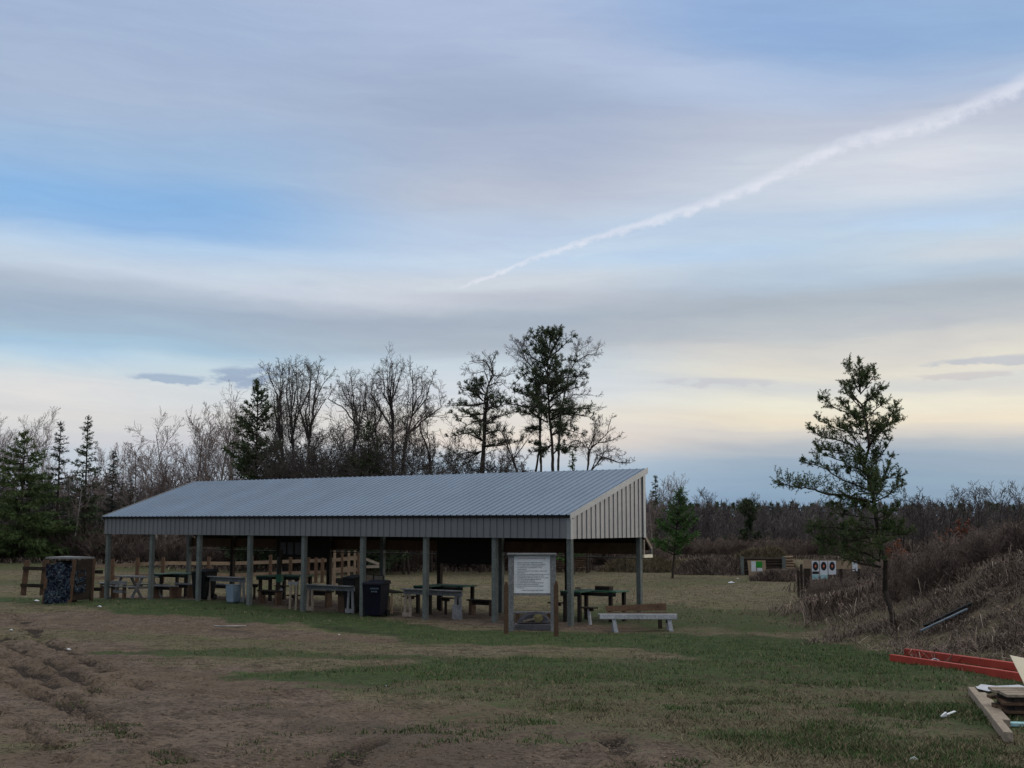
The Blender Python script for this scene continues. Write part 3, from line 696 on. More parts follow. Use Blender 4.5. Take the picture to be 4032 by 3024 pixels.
# tan metal cart
t = place('tubular_cart', 1545, 1.4, 'tan tubular cart frame with dark red top behind the navy bin', 'cart')
for x_, y_ in ((.22, -.2), (.22, .2), (-.18, -.2), (-.18, .2)):
    mb = MB(); mb.cyl((x_, y_, 0), (x_*.98, y_, .62), .012, n=8); P(mb, 'leg', 'tan', t)
mb = MB(); mb.cyl((-.4, -.2, .02), (.22, -.2, .02), .014, n=8); mb.cyl((-.4, .2, .02), (.22, .2, .02), .014, n=8); P(mb, 'base_rail', 'tan', t)
mb = MB(); mb.hexa([(-.35, -.24, .66), (.3, -.24, .6), (.3, .24, .6), (-.35, .24, .66), (-.35, -.24, .70), (.3, -.24, .63), (.3, .24, .63), (-.35, .24, .70)]); P(mb, 'top', 'darkwood', t)
mb = MB(); mb.box(-.2, -.06, -.02, .02, .0, .5); P(mb, 'slat', 'tanwood', t)
# things on the rightmost table
p = S(U(2376, 2.6), 2.6); o = empty('ammo_box', (p[0], p[1], gz(*t1.location[:2])+.842), 'dark red-brown flat wooden box lying on the rightmost green table', 'box', None, SR)
mb = MB(); mb.box(-.24, .24, -.1, .1, 0, .09); P(mb, 'body', 'darkwood', o, .005); mb = MB(); mb.box(-.25, .25, -.11, .11, .091, .11); P(mb, 'lid', 'brownwood', o)
p = S(U(2277, 2.6), 2.6); mb = MB(); mb.hexa([(-.1, -.05, 0), (.1, -.05, 0), (.1, .05, 0), (-.1, .05, 0), (-.09, -.05, .05), (.09, -.05, .065), (.09, .05, .065), (-.09, .05, .05)])
me = mb.build('wood_block', M['palewood'], None, origin=(0, 0, 0)); me.location = (p[0], p[1], gz(*t1.location[:2])+.843); me.rotation_euler = (0, 0, SR); tag(me, 'small pale wood block on the green table beside the corner post', 'block')
# left end: two grey benches / picnic table
t = place('picnic_table', 545, .9, 'weathered grey picnic table between the two leftmost front posts', 'picnic table')
mb = MB(); mb.box(-.8, .8, -.32, .32, .74, .785); P(mb, 'tabletop', 'greywood', t, .006)
for s_ in (-1, 1):
    mb = MB(); mb.box(-.8, .8, s_*.72-.13, s_*.72+.13, .43, .47); P(mb, 'seat', 'greywood', t, .006)
for x_ in (-.58, .58):
    for s_ in (-1, 1): mb = MB(); mb.beam((x_, s_*.68, -.05), (x_, s_*.2, .738), .09, .04, (1, 0, 0)); P(mb, 'leg', 'greywood', t)
    mb = MB(); mb.box(x_-.045, x_-.021, -.75, .75, .36, .425); P(mb, 'crossbar', 'greywood', t)
t = place('sawhorse', 475, .15, 'low grey sawhorse stand just right of the leftmost front post', 'stand')
mb = MB(); mb.box(-.38, .42, -.05, .05, .5, .62); P(mb, 'rail', 'greywood', t)
mb = MB(); mb.box(-.38, .42, -.03, .03, .2, .32); P(mb, 'crossbar', 'greywood', t)
for x_ in (-.3, .34): mb = MB(); mb.box(x_-.05, x_+.05, -.045, .045, -.1, .499); P(mb, 'leg', 'brownwood', t)

# ------------------------------------------------------------------ rules sign and what stands round it
def front_root(name, px, py, lab, cat, group=None, rz=0.0, Y=None):
    h = hit(px, py) if Y is None else ((ray(px, py)[0])*Y, Y)
    return empty(name, (h[0], h[1], gz(*h)), lab, cat, group, rz)
sg = front_root('rules_sign', 2094, 2475, 'white rules sign with rows of lettering in a grey wooden frame before the shelter', 'sign', None, 0, Y=31.4)
k = sg.location.y/F; gb = sg.location.z
def zy(py): return EYE+ray(2016, py)[2]*sg.location.y-gb
def xx(px): return (px-2094)*k
for a in (2003, 2167):
    mb = MB(); mb.box(xx(a), xx(a+21), -.06, .06, -.3, zy(2187)); P(mb, 'post', 'greywood', sg, .006)
mb = MB(); mb.box(xx(1998), xx(2190), -.12, .10, zy(2187)+.002, zy(2178)); P(mb, 'cap', 'greywood', sg, .008)
pn = P((lambda q: (q.box(xx(2025), xx(2166), -.03, -.012, zy(2335), zy(2189)), q)[1])(MB()), 'panel', 'white', sg)
mb = MB(); mb.box(xx(2024.5), xx(2166.5), -.05, .03, zy(2344), zy(2335)-.003); P(mb, 'rail', 'greywood', sg)
x0 = xx(2032); lines = []
rows = [('1', 'KEEP ALL GUNS UNLOADED WHILE OPEN'), ('2', 'KEEP ACTIONS OPEN, MUZZLE DOWNRANGE'), ('', 'AT ALL TIMES. DO NOT HANDLE FIREARMS'), ('3', 'SHOOTERS MUST AGREE BEFORE GOING'), ('', 'DOWN RANGE'),
        ('4', 'ALWAYS BE SURE OF YOUR TARGET AND WHAT'), ('', 'IS BEYOND IT'), ('5', 'NO ALCOHOL OR DRUGS ON THE RANGE ANY TIME'), ('6', 'PAPER TARGETS ONLY, NO GLASS OR CANS'),
        ('7', 'CHILDREN MUST BE WITH AN ADULT AT ALL TIMES'), ('', 'PICK UP YOUR BRASS BEFORE LEAVING'), ('8', 'NO LITTERING OR DUMPING'), ('9', 'ALL SHOOTING FROM THE BENCHES ONLY'),
        ('10', 'WEAR EYE AND EAR PROTECTION'), ('11', 'RANGE IS OPEN FROM SUNRISE TO SUNSET'), ('', 'IN THE FALL')]
for i, (n_, s_) in enumerate(rows):
    zz = zy(2215+i*6.6)
    lines.append((0.0, zz, s_, 1.0))
    if n_: lines.append((-.045, zz, n_, 1.0))
text_part('lettering', lines, .034, M['inkgrey'], pn, (x0+.03, -.03, -.0125), (1, 0, 0), (0, 0, 1), sx=1.0)
text_part('lettering', [(0, 0, 'THANK YOU, PLEASE SHOOT SAFELY', 1.)], .034, M['inkgrey'], pn, (xx(2053), -.03, zy(2326)), (1, 0, 0), (0, 0, 1))
text_part('lettering', [(0, 0, 'CLUB SHOOTING RANGE RULES', 1.)], .05, M['inkred'], pn, (xx(2036), -.03, zy(2201)), (1, 0, 0), (0, 0, 1))
def stake(px, ptop, pbot, Y, lab):
    t = front_root('pointed_post', px, pbot, lab, 'post', 'pointed brown posts flanking the sign', 0, Y=Y); kk = Y/F
    gb = t.location.z; zt = EYE+ray(2016, ptop)[2]*Y-gb; w = 9*kk
    mb = MB(); mb.box(-w, w, -w*.7, w*.7, -.3, zt-.12)
    mb.hexa([(-w, -w*.7, zt-.12), (w, -w*.7, zt-.12), (w, w*.7, zt-.12), (-w, w*.7, zt-.12), (-w*.3, -w*.7, zt), (w*.5, -w*.7, zt), (w*.5, w*.7, zt), (-w*.3, w*.7, zt)])
    mb.build('pointed_post', M['brownwood'], t).name = 'shaft'
stake(1993, 2290, 2482, 30.3, 'brown round-topped post left of the rules sign')
stake(2190, 2288, 2500, 29.2, 'brown round-topped post right of the rules sign')
# low box with tarp behind the sign
t = front_root('kindling_box', 2100, 2468, 'low grey box holding a dark tarp and an ochre rag beneath the rules sign', 'box', None, 0, Y=31.9)
mb = MB(); mb.hexa([(-.55, -.2, -.02), (.52, -.2, -.02), (.52, .25, -.02), (-.55, .25, -.02), (-.46, -.18, .15), (.46, -.18, .15), (.46, .25, .15), (-.46, .25, .15)]); P(mb, 'box', 'stone', t, .02)
V = []; rr = random.Random(3)
mb = MB(); prof = [(-.42, .192, .2), (-.3, .3, .33), (-.14, .38, .42), (.06, .42, .45), (.22, .40, .44), (.36, .30, .33), (.46, .192, .2)]
for i, (x_, zf, zb) in enumerate(prof): mb.v += [(x_, -.15, .19), (x_, -.08, zf-.02), (x_, .06, zb), (x_, .22, .19)]
for i in range(len(prof)-1):
    for j in range(3): a = i*4+j; mb.q.append([a, a+4, a+5, a+1])
P(mb, 'tarp', 'tarp', t)
mb = MB()
for q in range(9):
    a = q/9*6.28; mb.v.append((.12+.13*cos(a)*(1+.25*sin(q*2.3)), -.17-.02*sin(q), .30+.11*sin(a)))
mb.v.append((.12, -.21, .31))
for q in range(9): mb.q.append([q, (q+1) % 9, 9])
P(mb, 'rag', 'rag', t)
mb = MB(); mb.beam((-.26, -.19, .22), (.03, -.2, .29), .03, .05); P(mb, 'stick', 'palewood', t)
t = front_root('low_bench', 2100, 2440, 'low plank bench on short brown blocks behind the rules sign', 'bench', None, 0, Y=33.4)
mb = MB(); mb.box(-.55, .55, -.12, .12, .3, .34); P(mb, 'seat', 'greywood', t)
for x_ in (-.42, .42): mb = MB(); mb.box(x_-.05, x_+.05, -.1, .1, -.05, .299); P(mb, 'leg', 'brownwood', t)
# white weathered bench and brown bench
t = front_root('white_bench', 2510, 2470, 'white peeling wooden bench right of the shelter corner post', 'bench', None, -.03, Y=31.6)
kk = t.location.y/F; w = 152*kk
mb = MB(); mb.box(-w, w, -.14, .14, .40, .435); P(mb, 'seat', 'greywood', t, .006)
mb = MB(); mb.box(-w+.04, w, -.165, -.142, .31, .43); mb.box(-w+.04, w-.04, .142, .165, .29, .43); P(mb, 'apron', 'whitewood', t, .006)
for x_ in (-w*.62, w*.78):
    for y_, o_ in ((-.10, .05), (.10, .0)):
        mb = MB(); mb.beam((x_+o_+.03, y_*1.6, -.05), (x_, y_, .40), .10, .035, (0, 1, 0)); P(mb, 'leg', 'whitewood', t)
    mb = MB(); mb.box(x_-.05, x_+.05, -.12, .12, .22, .268); P(mb, 'crossbar', 'darkwood', t)
t = front_root('brown_bench', 2508, 2455, 'brown plank bench with upright back board behind the white bench', 'bench', None, .04, Y=32.4)
mb = MB(); mb.hexa([(-.78, .06, .44), (.78, .06, .46), (.78, .09, .46), (-.78, .09, .44), (-.82, .12, .57), (.78, .12, .64), (.78, .15, .64), (-.82, .15, .57)]); P(mb, 'backrest', 'brownwood', t)
mb = MB(); mb.box(-.78, .78, -.12, .1, .38, .42); P(mb, 'seat', 'brownwood', t)
for x_ in (-.6, .6): mb = MB(); mb.box(x_-.04, x_+.04, -.1, .08, -.05, .379); P(mb, 'leg', 'darkwood', t)
t = front_root('ground_plank', 2440, 2392, 'thin grey plank lying on the grass behind the rightmost table', 'plank', None, .02, Y=40)
mb = MB(); mb.box(-.42, .42, -.1, .1, .02, .06); P(mb, 'board', 'palewood', t)

# ------------------------------------------------------------------ camouflage box and near rail fence (left)
CY = 42.5
def wxz(px, Y): return (px-2016)/F*Y
fy = CY+.4
t = empty('rail_fence', (wxz(160, fy), fy, gz(wxz(160, fy), fy)), 'dark brown two-rail fence left of the shelter, joined by the camouflaged box', 'fence'); gb = t.location.z
def fz(py, Y=fy): return EYE+ray(2016, py)[2]*Y-gb
ox = t.location.x
for a, l_ in ((122, 4), (193, 1)):
    mb = MB(); mb.beam((wxz(a-3-l_, fy)-ox, 0, fz(2332)-.1), (wxz(a+4, fy)-ox, 0, fz(2208)), .15, .12, (0, 1, 0)); P(mb, 'post', 'brownwood', t)
for p0, p1, q0, q1 in ((114, 215, 2237, 2239), (108, 215, 2304, 2307), (345, 425, 2250, 2252), (345, 425, 2318, 2320)):
    mb = MB(); mb.beam((wxz(p0, fy)-ox, -.09, fz(q0)), (wxz(p1, fy)-ox, -.09, fz(q1)), .05, .12); P(mb, 'rail', 'darkwood', t)
t = empty('camouflage_box', (wxz(265, CY), CY-.4, gz(wxz(265, CY), CY-.4)), 'upright timber box wrapped in blue-black camouflage netting at the left of the shelter', 'box', None, .0); gb = t.location.z; ox = t.location.x
Yc = CY-.8
def cz(py): return EYE+ray(2016, py)[2]*Yc-gb
def cx(px): return wxz(px, Yc)-ox
top, bot = cz(2206), -.1
mb = MB(); mb.hexa([(cx(199), -.45, cz(2200)), (cx(306), -.45, cz(2202)), (cx(352), .5, cz(2202)), (cx(240), .5, cz(2199)), (cx(199), -.45, cz(2193)), (cx(306), -.45, cz(2194)), (cx(352), .5, cz(2196)), (cx(240), .5, cz(2192))]); P(mb, 'roof', 'greywood', t)
for (a, ya, b_, yb) in ((196, -.4, 208, -.4), (296, -.4, 310, -.4), (348, .42, 352, .42), (236, .42, 236, .42)):
    mb = MB(); mb.beam((cx(a), ya, -.1), (cx(b_), yb, top+.02), .11, .09, (0, 1, 0)); P(mb, 'post', 'brownwood', t)
mb = MB(); mb.hexa([(cx(303), -.36, .1), (cx(349), .38, .1), (cx(349), .41, .1), (cx(303), -.33, .1), (cx(311), -.36, top), (cx(351), .38, top), (cx(351), .41, top), (cx(311), -.33, top)]); P(mb, 'side_panel', 'darkwood', t)
# wrinkled netting
mc, gc, bc = mat('camouflage_netting', .9, .1); vc = obc(gc)
n1 = gc.noise(vc, 9, 4, .6, .6); n2_ = gc.noise(vc, 15, 3, .6)
cc = gc.mix(gc.ramp(n1, [(.5, 0.), (.53, 1.)]), (.006, .007, .016), (.03, .045, .065)); cc = gc.mix(gc.ramp(n2_, [(.56, 0.), (.62, 1.)]), cc, (.085, .105, .115)); gc.setin(bc.inputs['Base Color'], cc)
nxn, nzn = 26, 30; vs = []; qs = []
for j in range(nzn+1):
    for i in range(nxn+1):
        s_ = i/nxn; q = j/nzn; xL = cx(197)+.05*0; xa = cx(198+6*q)+(cx(299+5*q)-cx(198+6*q))*s_
        zt = cz(2218)-.1*sin(s_*9)*.4
        vs.append((xa, -.47+.05*float(fbm(s_*7+3, q*9, 3))-.03*sin(q*9+s_*5), -.02+q*(zt+.02)))
for j in range(nzn):
    for i in range(nxn): a = j*(nxn+1)+i; qs.append([a, a+1, a+nxn+2, a+nxn+1])
mb = MB(); mb.v = vs; mb.q = qs; P(mb, 'netting', mc, t)
mb = MB()
for j in range(9):
    zq = .35+j*.09; mb.v += [(cx(312), -.34+.0, zq), (cx(322+6*sin(j*1.7)), -.12, zq+.03*sin(j)), (cx(336), .12+.03*cos(j*2), zq)]
for j in range(8):
    for i in range(2): a = j*3+i; mb.q.append([a, a+1, a+4, a+3])
P(mb, 'side_netting', mc, t)
mb = MB(); mb.box(cx(215), cx(300), .2, .24, 0, top-.03); P(mb, 'back_panel', 'blackboard', t)

# ------------------------------------------------------------------ far board fence with tall posts
def world_fence():
    pts = [(345, 2233, 60), (640, 2217, 60), (900, 2219, 62), (1100, 2212, 62), (1300, 2206, 60), (1418, 2196, 58)]
    t = empty('board_fence', (wxz(900, 61), 61, gz(wxz(900, 61), 61)), 'long tan board fence of pale rails across the field behind the shelter', 'fence'); o = t.location
    def W3(px, py, Y): v = at(px, py, Y); return Vector(v)-o
    for (a, b_, Ya), (c, d_, Yc_) in zip(pts[:-1], pts[1:]):
        for dz in (0, 46):
            mb = MB(); mb.beam(W3(a, b_+dz, Ya), W3(c, d_+dz, Yc_), .04, .165); P(mb, 'rail', 'tanwood', t)
    for px, pt in ((455, 2200), (552, 2195), (652, 2193), (830, 2191), (998, 2185), (1072, 2184), (1150, 2190), (1220, 2192), (1250, 2192), (1275, 2192)):
        Y = 60.3; mb = MB(); v = W3(px, pt, Y); x_ = v.x
        mb.box(x_-.07, x_+.07, -.7+.0-.07, -.7+.07, -.3, v.z); 
        mb.v = [(p[0], p[1]+(Y-61)+.3, p[2]) for p in mb.v]; P(mb, 'post', 'brownwood', t)
world_fence()
t = empty('target_pen', (wxz(1350, 57), 57, gz(wxz(1350, 57), 57)), 'pen of tall thin tan posts and rails right of the board fence', 'pen'); o = t.location
for px, pt in ((1318, 2168), (1348, 2168), (1374, 2170), (1398, 2168), (1305, 2195), (1412, 2172)):
    v = Vector(at(px, pt, 57))-o; mb = MB(); mb.box(v.x-.05, v.x+.05, -.05, .05, -.3, v.z); P(mb, 'post', 'tanwood' if px % 4 else 'brownwood', t)
for a, b_, c, d_ in ((1305, 2206, 1412, 2192), (1305, 2243, 1390, 2235), (1440, 2202, 1492, 2222), (1442, 2232, 1492, 2231)):
    mb = MB(); mb.beam(Vector(at(a, b_, 56.9))-o+Vector((0, .08, 0)), Vector(at(c, d_, 56.9))-o+Vector((0, .08, 0)), .04, .12); P(mb, 'rail', 'tanwood' if a < 1400 else 'palewood', t)

# ------------------------------------------------------------------ targets down range
t = front_root('target_stand', 2930, 2262, 'cardboard target sheet with white and green papers in front of a log backstop', 'target', None, 0, Y=69)
gb = t.location.z; YY_ = 69.; kk = YY_/F
def q_(px): return (px-2930)*kk
def qz(py): return EYE+ray(2016, py)[2]*YY_-gb
mb = MB(); mb.hexa([(q_(2949), -.02, -.05), (q_(3018), -.02, -.05), (q_(3018), .02, -.05), (q_(2949), .02, -.05), (q_(2944), -.02, qz(2207)), (q_(3014), -.02, qz(2206)), (q_(3014), .02, qz(2206)), (q_(2944), .02, qz(2207))]); cb = P(mb, 'cardboard', 'cardboard', t)
for a, b_, c, d_, m_, nm in ((2958, 2976, 2210, 2250, 'paper', 'paper'), (2981, 3001, 2236, 2250, 'paper', 'paper'), (2977, 3001, 2211, 2235, 'greenpaper', 'green_paper')):
    mb = MB(); mb.box(q_(a), q_(b_), -.035, -.022, qz(d_), qz(c)); P(mb, nm, m_, cb)
mb = MB(); mb.box(q_(2952), q_(2960), .03, .1, -.1, qz(2215)); P(mb, 'stake', 'darkwood', t)
mb = MB(); mb.box(q_(3004), q_(3012), .03, .1, -.1, qz(2215)); P(mb, 'stake', 'darkwood', t)
def backstop(px0, px1, py0, Y, lab, posts=True, m='darkwood', n=6, group=None, r=.11):
    c = (px0+px1)/2; x_ = wxz(c, Y); t = empty('log_backstop', (x_, Y, gz(x_, Y)), lab, 'log wall', group); gb = t.location.z
    w = (px1-px0)/2*Y/F; h = EYE+ray(2016, py0)[2]*Y-gb; rr = random.Random(int(px0))
    rad = h/n/2
    for i in range(n):
        a = rr.uniform(-.08, .08); mb = MB(); z_ = rad*(2*i+1); mb.cyl((-w+a, rr.uniform(-.03, .03), z_), (w+a, rr.uniform(-.03, .03), z_+rr.uniform(-.03, .03)), rad*1.02, rad*.92, 9); P(mb, 'log', m, t)
    if posts:
        for x_ in (-w*.97, w*.97): mb = MB(); mb.box(x_-.09, x_+.09, -rad*1-.24, -rad*1-.05, -.2, h+.06); P(mb, 'post', 'post', t)
    return t
backstop(2908, 3075, 2196, 71, 'dark log backstop with two grey-green posts behind the cardboard target')
backstop(3078, 3112, 2190, 71.5, 'short stack of pale yellow logs at the right end of the dark backstop', False, 'tanwood', 7)
backstop(2186, 2300, 2186, 76, 'brown log backstop seen past the right side of the rules sign', False, 'brownwood', 7)
# second target board, among the weeds on the right
Y = 44.; x_ = wxz(3265, Y); t = empty('target_board', (x_, Y, gz(x_, Y)), 'long plywood board with three black oval targets among the weeds', 'target board'); gb = t.location.z; kk = Y/F
def q_(px): return (px-3265)*kk
def qz(py): return EYE+ray(2016, py)[2]*Y-gb
mb = MB(); mb.box(q_(3152), q_(3374), -.015, .015, qz(2240), qz(2207)); P(mb, 'board', 'cardboard', t)
mb = MB(); mb.box(q_(3154), q_(3176), -.09, .09, -.2, qz(2238)); P(mb, 'stump', 'darkwood', t)
for px in (3240, 3300, 3368): mb = MB(); mb.box(q_(px)-.04, q_(px)+.04, .02, .09, -.2, qz(2212)); P(mb, 'stake', 'darkwood', t)
for a, b_, d_ in ((3184, 3212, 2282), (3215, 3245, 2276), (3248, 3278, 2262), (3342, 3362, 2248)):
    mb = MB(); mb.box(q_(a), q_(b_), -.03, -.018, qz(d_), qz(2208)); pp = P(mb, 'target_paper', 'paper', t)
    if a < 3300:
        for rx, rz_, yy, m_, nm in ((.1, .155, -.036, 'black', 'silhouette'), (.03, .045, -.04, 'orange', 'bullseye')):
            mb = MB(); n = 20; cx_, cz_ = q_((a+b_)/2), qz(2229)
            mb.v = [(cx_, yy, cz_)]+[(cx_+rx*cos(i/n*2*pi), yy, cz_+rz_*sin(i/n*2*pi)) for i in range(n)]
            mb.q = [[0, i+1, (i+1) % n+1] for i in range(n)]; P(mb, nm, m_, pp)
    if a < 3230: mb = MB(); mb.box(q_(a)+.01, q_(b_)-.01, -.038, -.032, qz(2280), qz(2263)); P(mb, 'lower_target', 'teal', pp)
    if a == 3184: mb = MB(); mb.box(q_(a)+.01, q_(b_)-.01, -.038, -.032, qz(2260), qz(2250)); P(mb, 'black_strip', 'black', pp)
Y = 46.5; x_ = wxz(3138, Y); t = empty('burnt_post', (x_, Y, gz(x_, Y)), 'dark weathered stub posts just left of the plywood target board', 'post')
for dx, w_, py in ((-.07, .07, 2245), (.05, .07, 2222)):
    mb = MB(); mb.box(dx-w_/2, dx+w_/2, -.06, .06, -.2, EYE+ray(2016, py)[2]*Y-t.location.z); P(mb, 'stub', 'darkwood', t)

# ------------------------------------------------------------------ lumber and scrap, right foreground
def lay(name, pa, pb, w, h, m, lab, cat, group=None, lift=0.0, bev=.006, ext=None, roll=0):
    a = hit(*pa); b_ = hit(*pb); c = ((a[0]+b_[0])/2, (a[1]+b_[1])/2)
    if ext: b_ = (a[0]+(b_[0]-a[0])*ext, a[1]+(b_[1]-a[1])*ext); c = ((a[0]+b_[0])/2, (a[1]+b_[1])/2)
    za, zb = gz(*a)+h/2+lift, gz(*b_)+h/2+lift; o = (c[0], c[1], gz(*c))
    mb = MB(); mb.beam((a[0], a[1], za), (b_[0], b_[1], zb), w, h)
    ob = mb.build(name, M[m], None, origin=o, bev=bev); tag(ob, lab, cat, group); return ob
lay('red_beam', (3512, 2604), (4032, 2684), .09, .12, 'red', 'long red steel beam lying in the grass, nearer of the two', 'beam', None, ext=1.25)
lay('red_beam', (3570, 2584), (4032, 2650), .11, .12, 'red', 'long red steel beam resting behind the nearer one, at the foot of the berm', 'beam', None, .02, ext=1.25)
h = hit(3672, 2618); o = empty('white_hoop', (h[0]-.0, h[1]-.12, gz(*h)), 'small white plastic hoop leaning on the nearer red beam', 'hoop')
mb = MB()
for i in range(12):
    a0, a1 = pi*i/12, pi*(i+1)/12; mb.cyl((.09*cos(a0), 0, .09*sin(a0)+.02), (.09*cos(a1), .0, .09*sin(a1)+.02), .008, n=6)
P(mb, 'ring', 'paper', o)
lay('timber', (3826, 2735), (3972, 2925), .08, .095, 'palewood', 'long square weathered timber with dark sawn end, bottom right corner', 'timber', None, .0)
lay('timber', (3868, 2752), (3962, 2866), .085, .08, 'palewood', 'shorter weathered timber lying just behind the long one', 'timber')
# stacked boards (pallet) at the right edge
hp = hit(4010, 2835)
t = empty('board_stack', (hp[0]+.44, hp[1]+.35, gz(hp[0]+.44, hp[1]+.35)), 'stack of rough boards with dark gaps at the right edge of the photo', 'board stack', None, -.08)
rr = random.Random(9)
for i in range(3):
    z_ = .02+i*.085
    for j in range(2): mb = MB(); mb.box(-.42+j*.5, -.3+j*.5, -.3, .3, z_, z_+.055); P(mb, 'bearer', 'darkwood', t)
    for j in range(4): mb = MB(); y0 = -.32+j*.165; mb.box(-.5+rr.uniform(-.03, .03), .7, y0, y0+.14, z_+.057, z_+.085); P(mb, 'board', 'palewood' if i == 2 else 'brownwood', t)
o = empty('cream_panel', (hp[0]+.30, hp[1]+.42, t.location.z+.3), 'cream panel with a square hole propped on the board stack', 'panel', None, -.1)
mb = MB()
def sl(x_, s_): return (x_+s_*.08, -.05+s_*.22, s_*.36)
mb.hexa([(-.05, -.08, .0), (.5, -.08, -.08), (.5, -.06, -.08), (-.05, -.06, .0), (-.14, .16, .33), (.5, .16, .2), (.5, .18, .2), (-.14, .18, .33)]); P(mb, 'sheet', 'cream', o, .003)
mb = MB(); mb.box(.06, .12, -.03, .03, .1, .17); P(mb, 'hole', 'black', o)
h = hit(3975, 2722); o_ = (h[0], h[1], gz(*h)); mb = MB(); rr = random.Random(4); n = 16
mb.v = [(0, 0, .05)]+[((.33+.1*rr.random())*cos(i/n*2*pi), (.5+.12*rr.random())*sin(i/n*2*pi), .015+.035*rr.random()) for i in range(n)]; mb.q = [[0, i+1, (i+1) % n+1] for i in range(n)]
mb.v = [(p[0]+o_[0], p[1]+o_[1], p[2]+gz(p[0]+o_[0], p[1]+o_[1])) for p in mb.v]
ob = mb.build('plastic_sheet', M['sheet'], None, origin=o_); tag(ob, 'crumpled pale grey plastic sheet on the grass behind the board stack', 'plastic sheet')
h = hit(3732, 2828); t = empty('scrap_strip', (h[0], h[1], gz(*h)), 'bent white scrap strip lying in green grass left of the timbers', 'scrap', None, .2); t.scale = (.72, .72, .72)
mb = MB(); mb.hexa([(-.12, -.03, .02), (-.03, -.03, .03), (-.03, .02, .03), (-.12, -.0, .02), (-.12, -.03, .035), (-.03, -.03, .09), (-.03, .02, .09), (-.12, -.0, .035)])
mb.beam((-.02, 0, .05), (.14, .03, .09), .05, .012); P(mb, 'strip', 'white', t)
h = hit(4010, 2862); mb = MB(); mb.beam((h[0]-.1, h[1], gz(*h)+.03), (h[0]+.3, h[1], gz(*h)+.02), .12, .03); ob = mb.build('teal_board', M['teal'], None, origin=(h[0], h[1], gz(*h))); tag(ob, 'thin teal board on the ground below the board stack', 'board')
# planks on the berm
lay('gutter_plank', (3640, 2490), (3830, 2400), .10, .05, 'blackplastic', 'black gutter plank lying up the weedy berm', 'plank', None, .10)
lay('gutter_plank', (3625, 2512), (3810, 2425), .06, .03, 'plankblue', 'grey-blue plank lying beside the black one on the berm', 'plank', None, .12)
# litter
for i, (px, py, lab, s_) in enumerate([(143, 2368, 'white crumpled scrap in the grass before the camouflaged box', .14), (393, 2390, 'white scrap on the bare dirt left of the shelter', .1), (270, 2558, 'small white scrap beside the ruts', .06), (45, 2482, 'white scrap at the left edge by the ruts', .07),
        (1335, 2500, 'tiny white scrap at the dirt strip before the shelter', .05), (3010, 2255, 'pale rag on the grass left of the cardboard target', .1), (2880, 2297, 'pale stone lying in the middle of the field', .2), (1520, 2702, 'tiny white chip on the bare ground', .03), (3600, 2995, 'pale paper scrap at the bottom right', .07)]):
    h = hit(px, py) if i != 5 else (wxz(2895, 66), 66.); o_ = (h[0], h[1], gz(*h)); mb = MB(); rr = random.Random(i); n = 7
    mb.v = [(0, 0, s_*.5)]+[(s_*(.5+.5*rr.random())*cos(k/n*2*pi), s_*(.4+.4*rr.random())*sin(k/n*2*pi), .004+.2*s_*rr.random()) for k in range(n)]+[(0, 0, -.01)]
    mb.q = [[0, k+1, (k+1) % n+1] for k in range(n)]+[[n+1, (k+1) % n+1, k+1] for k in range(n)]
    ob = mb.build('scrap', M['paper'], None); ob.location = o_; tag(ob, lab, 'scrap')
h = hit(900, 2470); o_ = (h[0], h[1], gz(*h)); mb = MB(); pp = [(-.4, .1, .03), (-.15, -.05, .03), (.1, -.08, .04), (.45, .06, .03)]
for a, b_ in zip(pp[:-1], pp[1:]): mb.cyl(a, b_, .02, .017, 6)
ob = mb.build('fallen_branch', M['palebark'], None); ob.location = o_; tag(ob, 'pale fallen branch lying on the dirt strip before the shelter', 'branch')

# ------------------------------------------------------------------ vegetation
def tubes(P0, P1, R0, R1, k, off=0):
    P0 = np.asarray(P0); P1 = np.asarray(P1); n = len(P0)
    d = P1-P0; d = d/(np.linalg.norm(d, axis=1, keepdims=True)+1e-9)
    up = np.where(np.abs(d[:, 2:3]) > .9, np.array([[1., 0, 0]]), np.array([[0., 0, 1]]))
    a = np.cross(d, up); a /= np.linalg.norm(a, axis=1, keepdims=True)+1e-9; b_ = np.cross(d, a)
    t = np.arange(k)*2*pi/k
    ring = a[:, None, :]*np.cos(t)[None, :, None]+b_[:, None, :]*np.sin(t)[None, :, None]
    V = np.concatenate([P0[:, None, :]+ring*np.asarray(R0)[:, None, None], P1[:, None, :]+ring*np.asarray(R1)[:, None, None]], 1).reshape(-1, 3)
    base = (np.arange(n)*2*k)[:, None]; i = np.arange(k); j = (i+1) % k
    Q = np.stack([base+i, base+j, base+k+j, base+k+i], -1).reshape(-1, 4)
    return V, Q+off
def nrm(v): return v/(np.linalg.norm(v)+1e-9)
class TP:
    def __init__(s, **k):
        s.levels = 5; s.nseg = [9, 6, 4, 3, 2]; s.wig = [.05, .13, .2, .25, .3]; s.up = [.03, .06, .05, .04, .02]
        s.start = [.3, .25, .2, .1, 0]; s.nch = [1.9, 1.6, 1.5, 1.7, 0]; s.ang = [.75, .7, .75, .8, 0]; s.ratio = [.5, .5, .5, .55, 0]; s.tip = [.25, .3, .35, .4, .5]
        s.rr = [.45, .5, .5, .55]; s.rmin = .006; s.taperlen = .55; s.flat = 0
        s.__dict__.update(k)
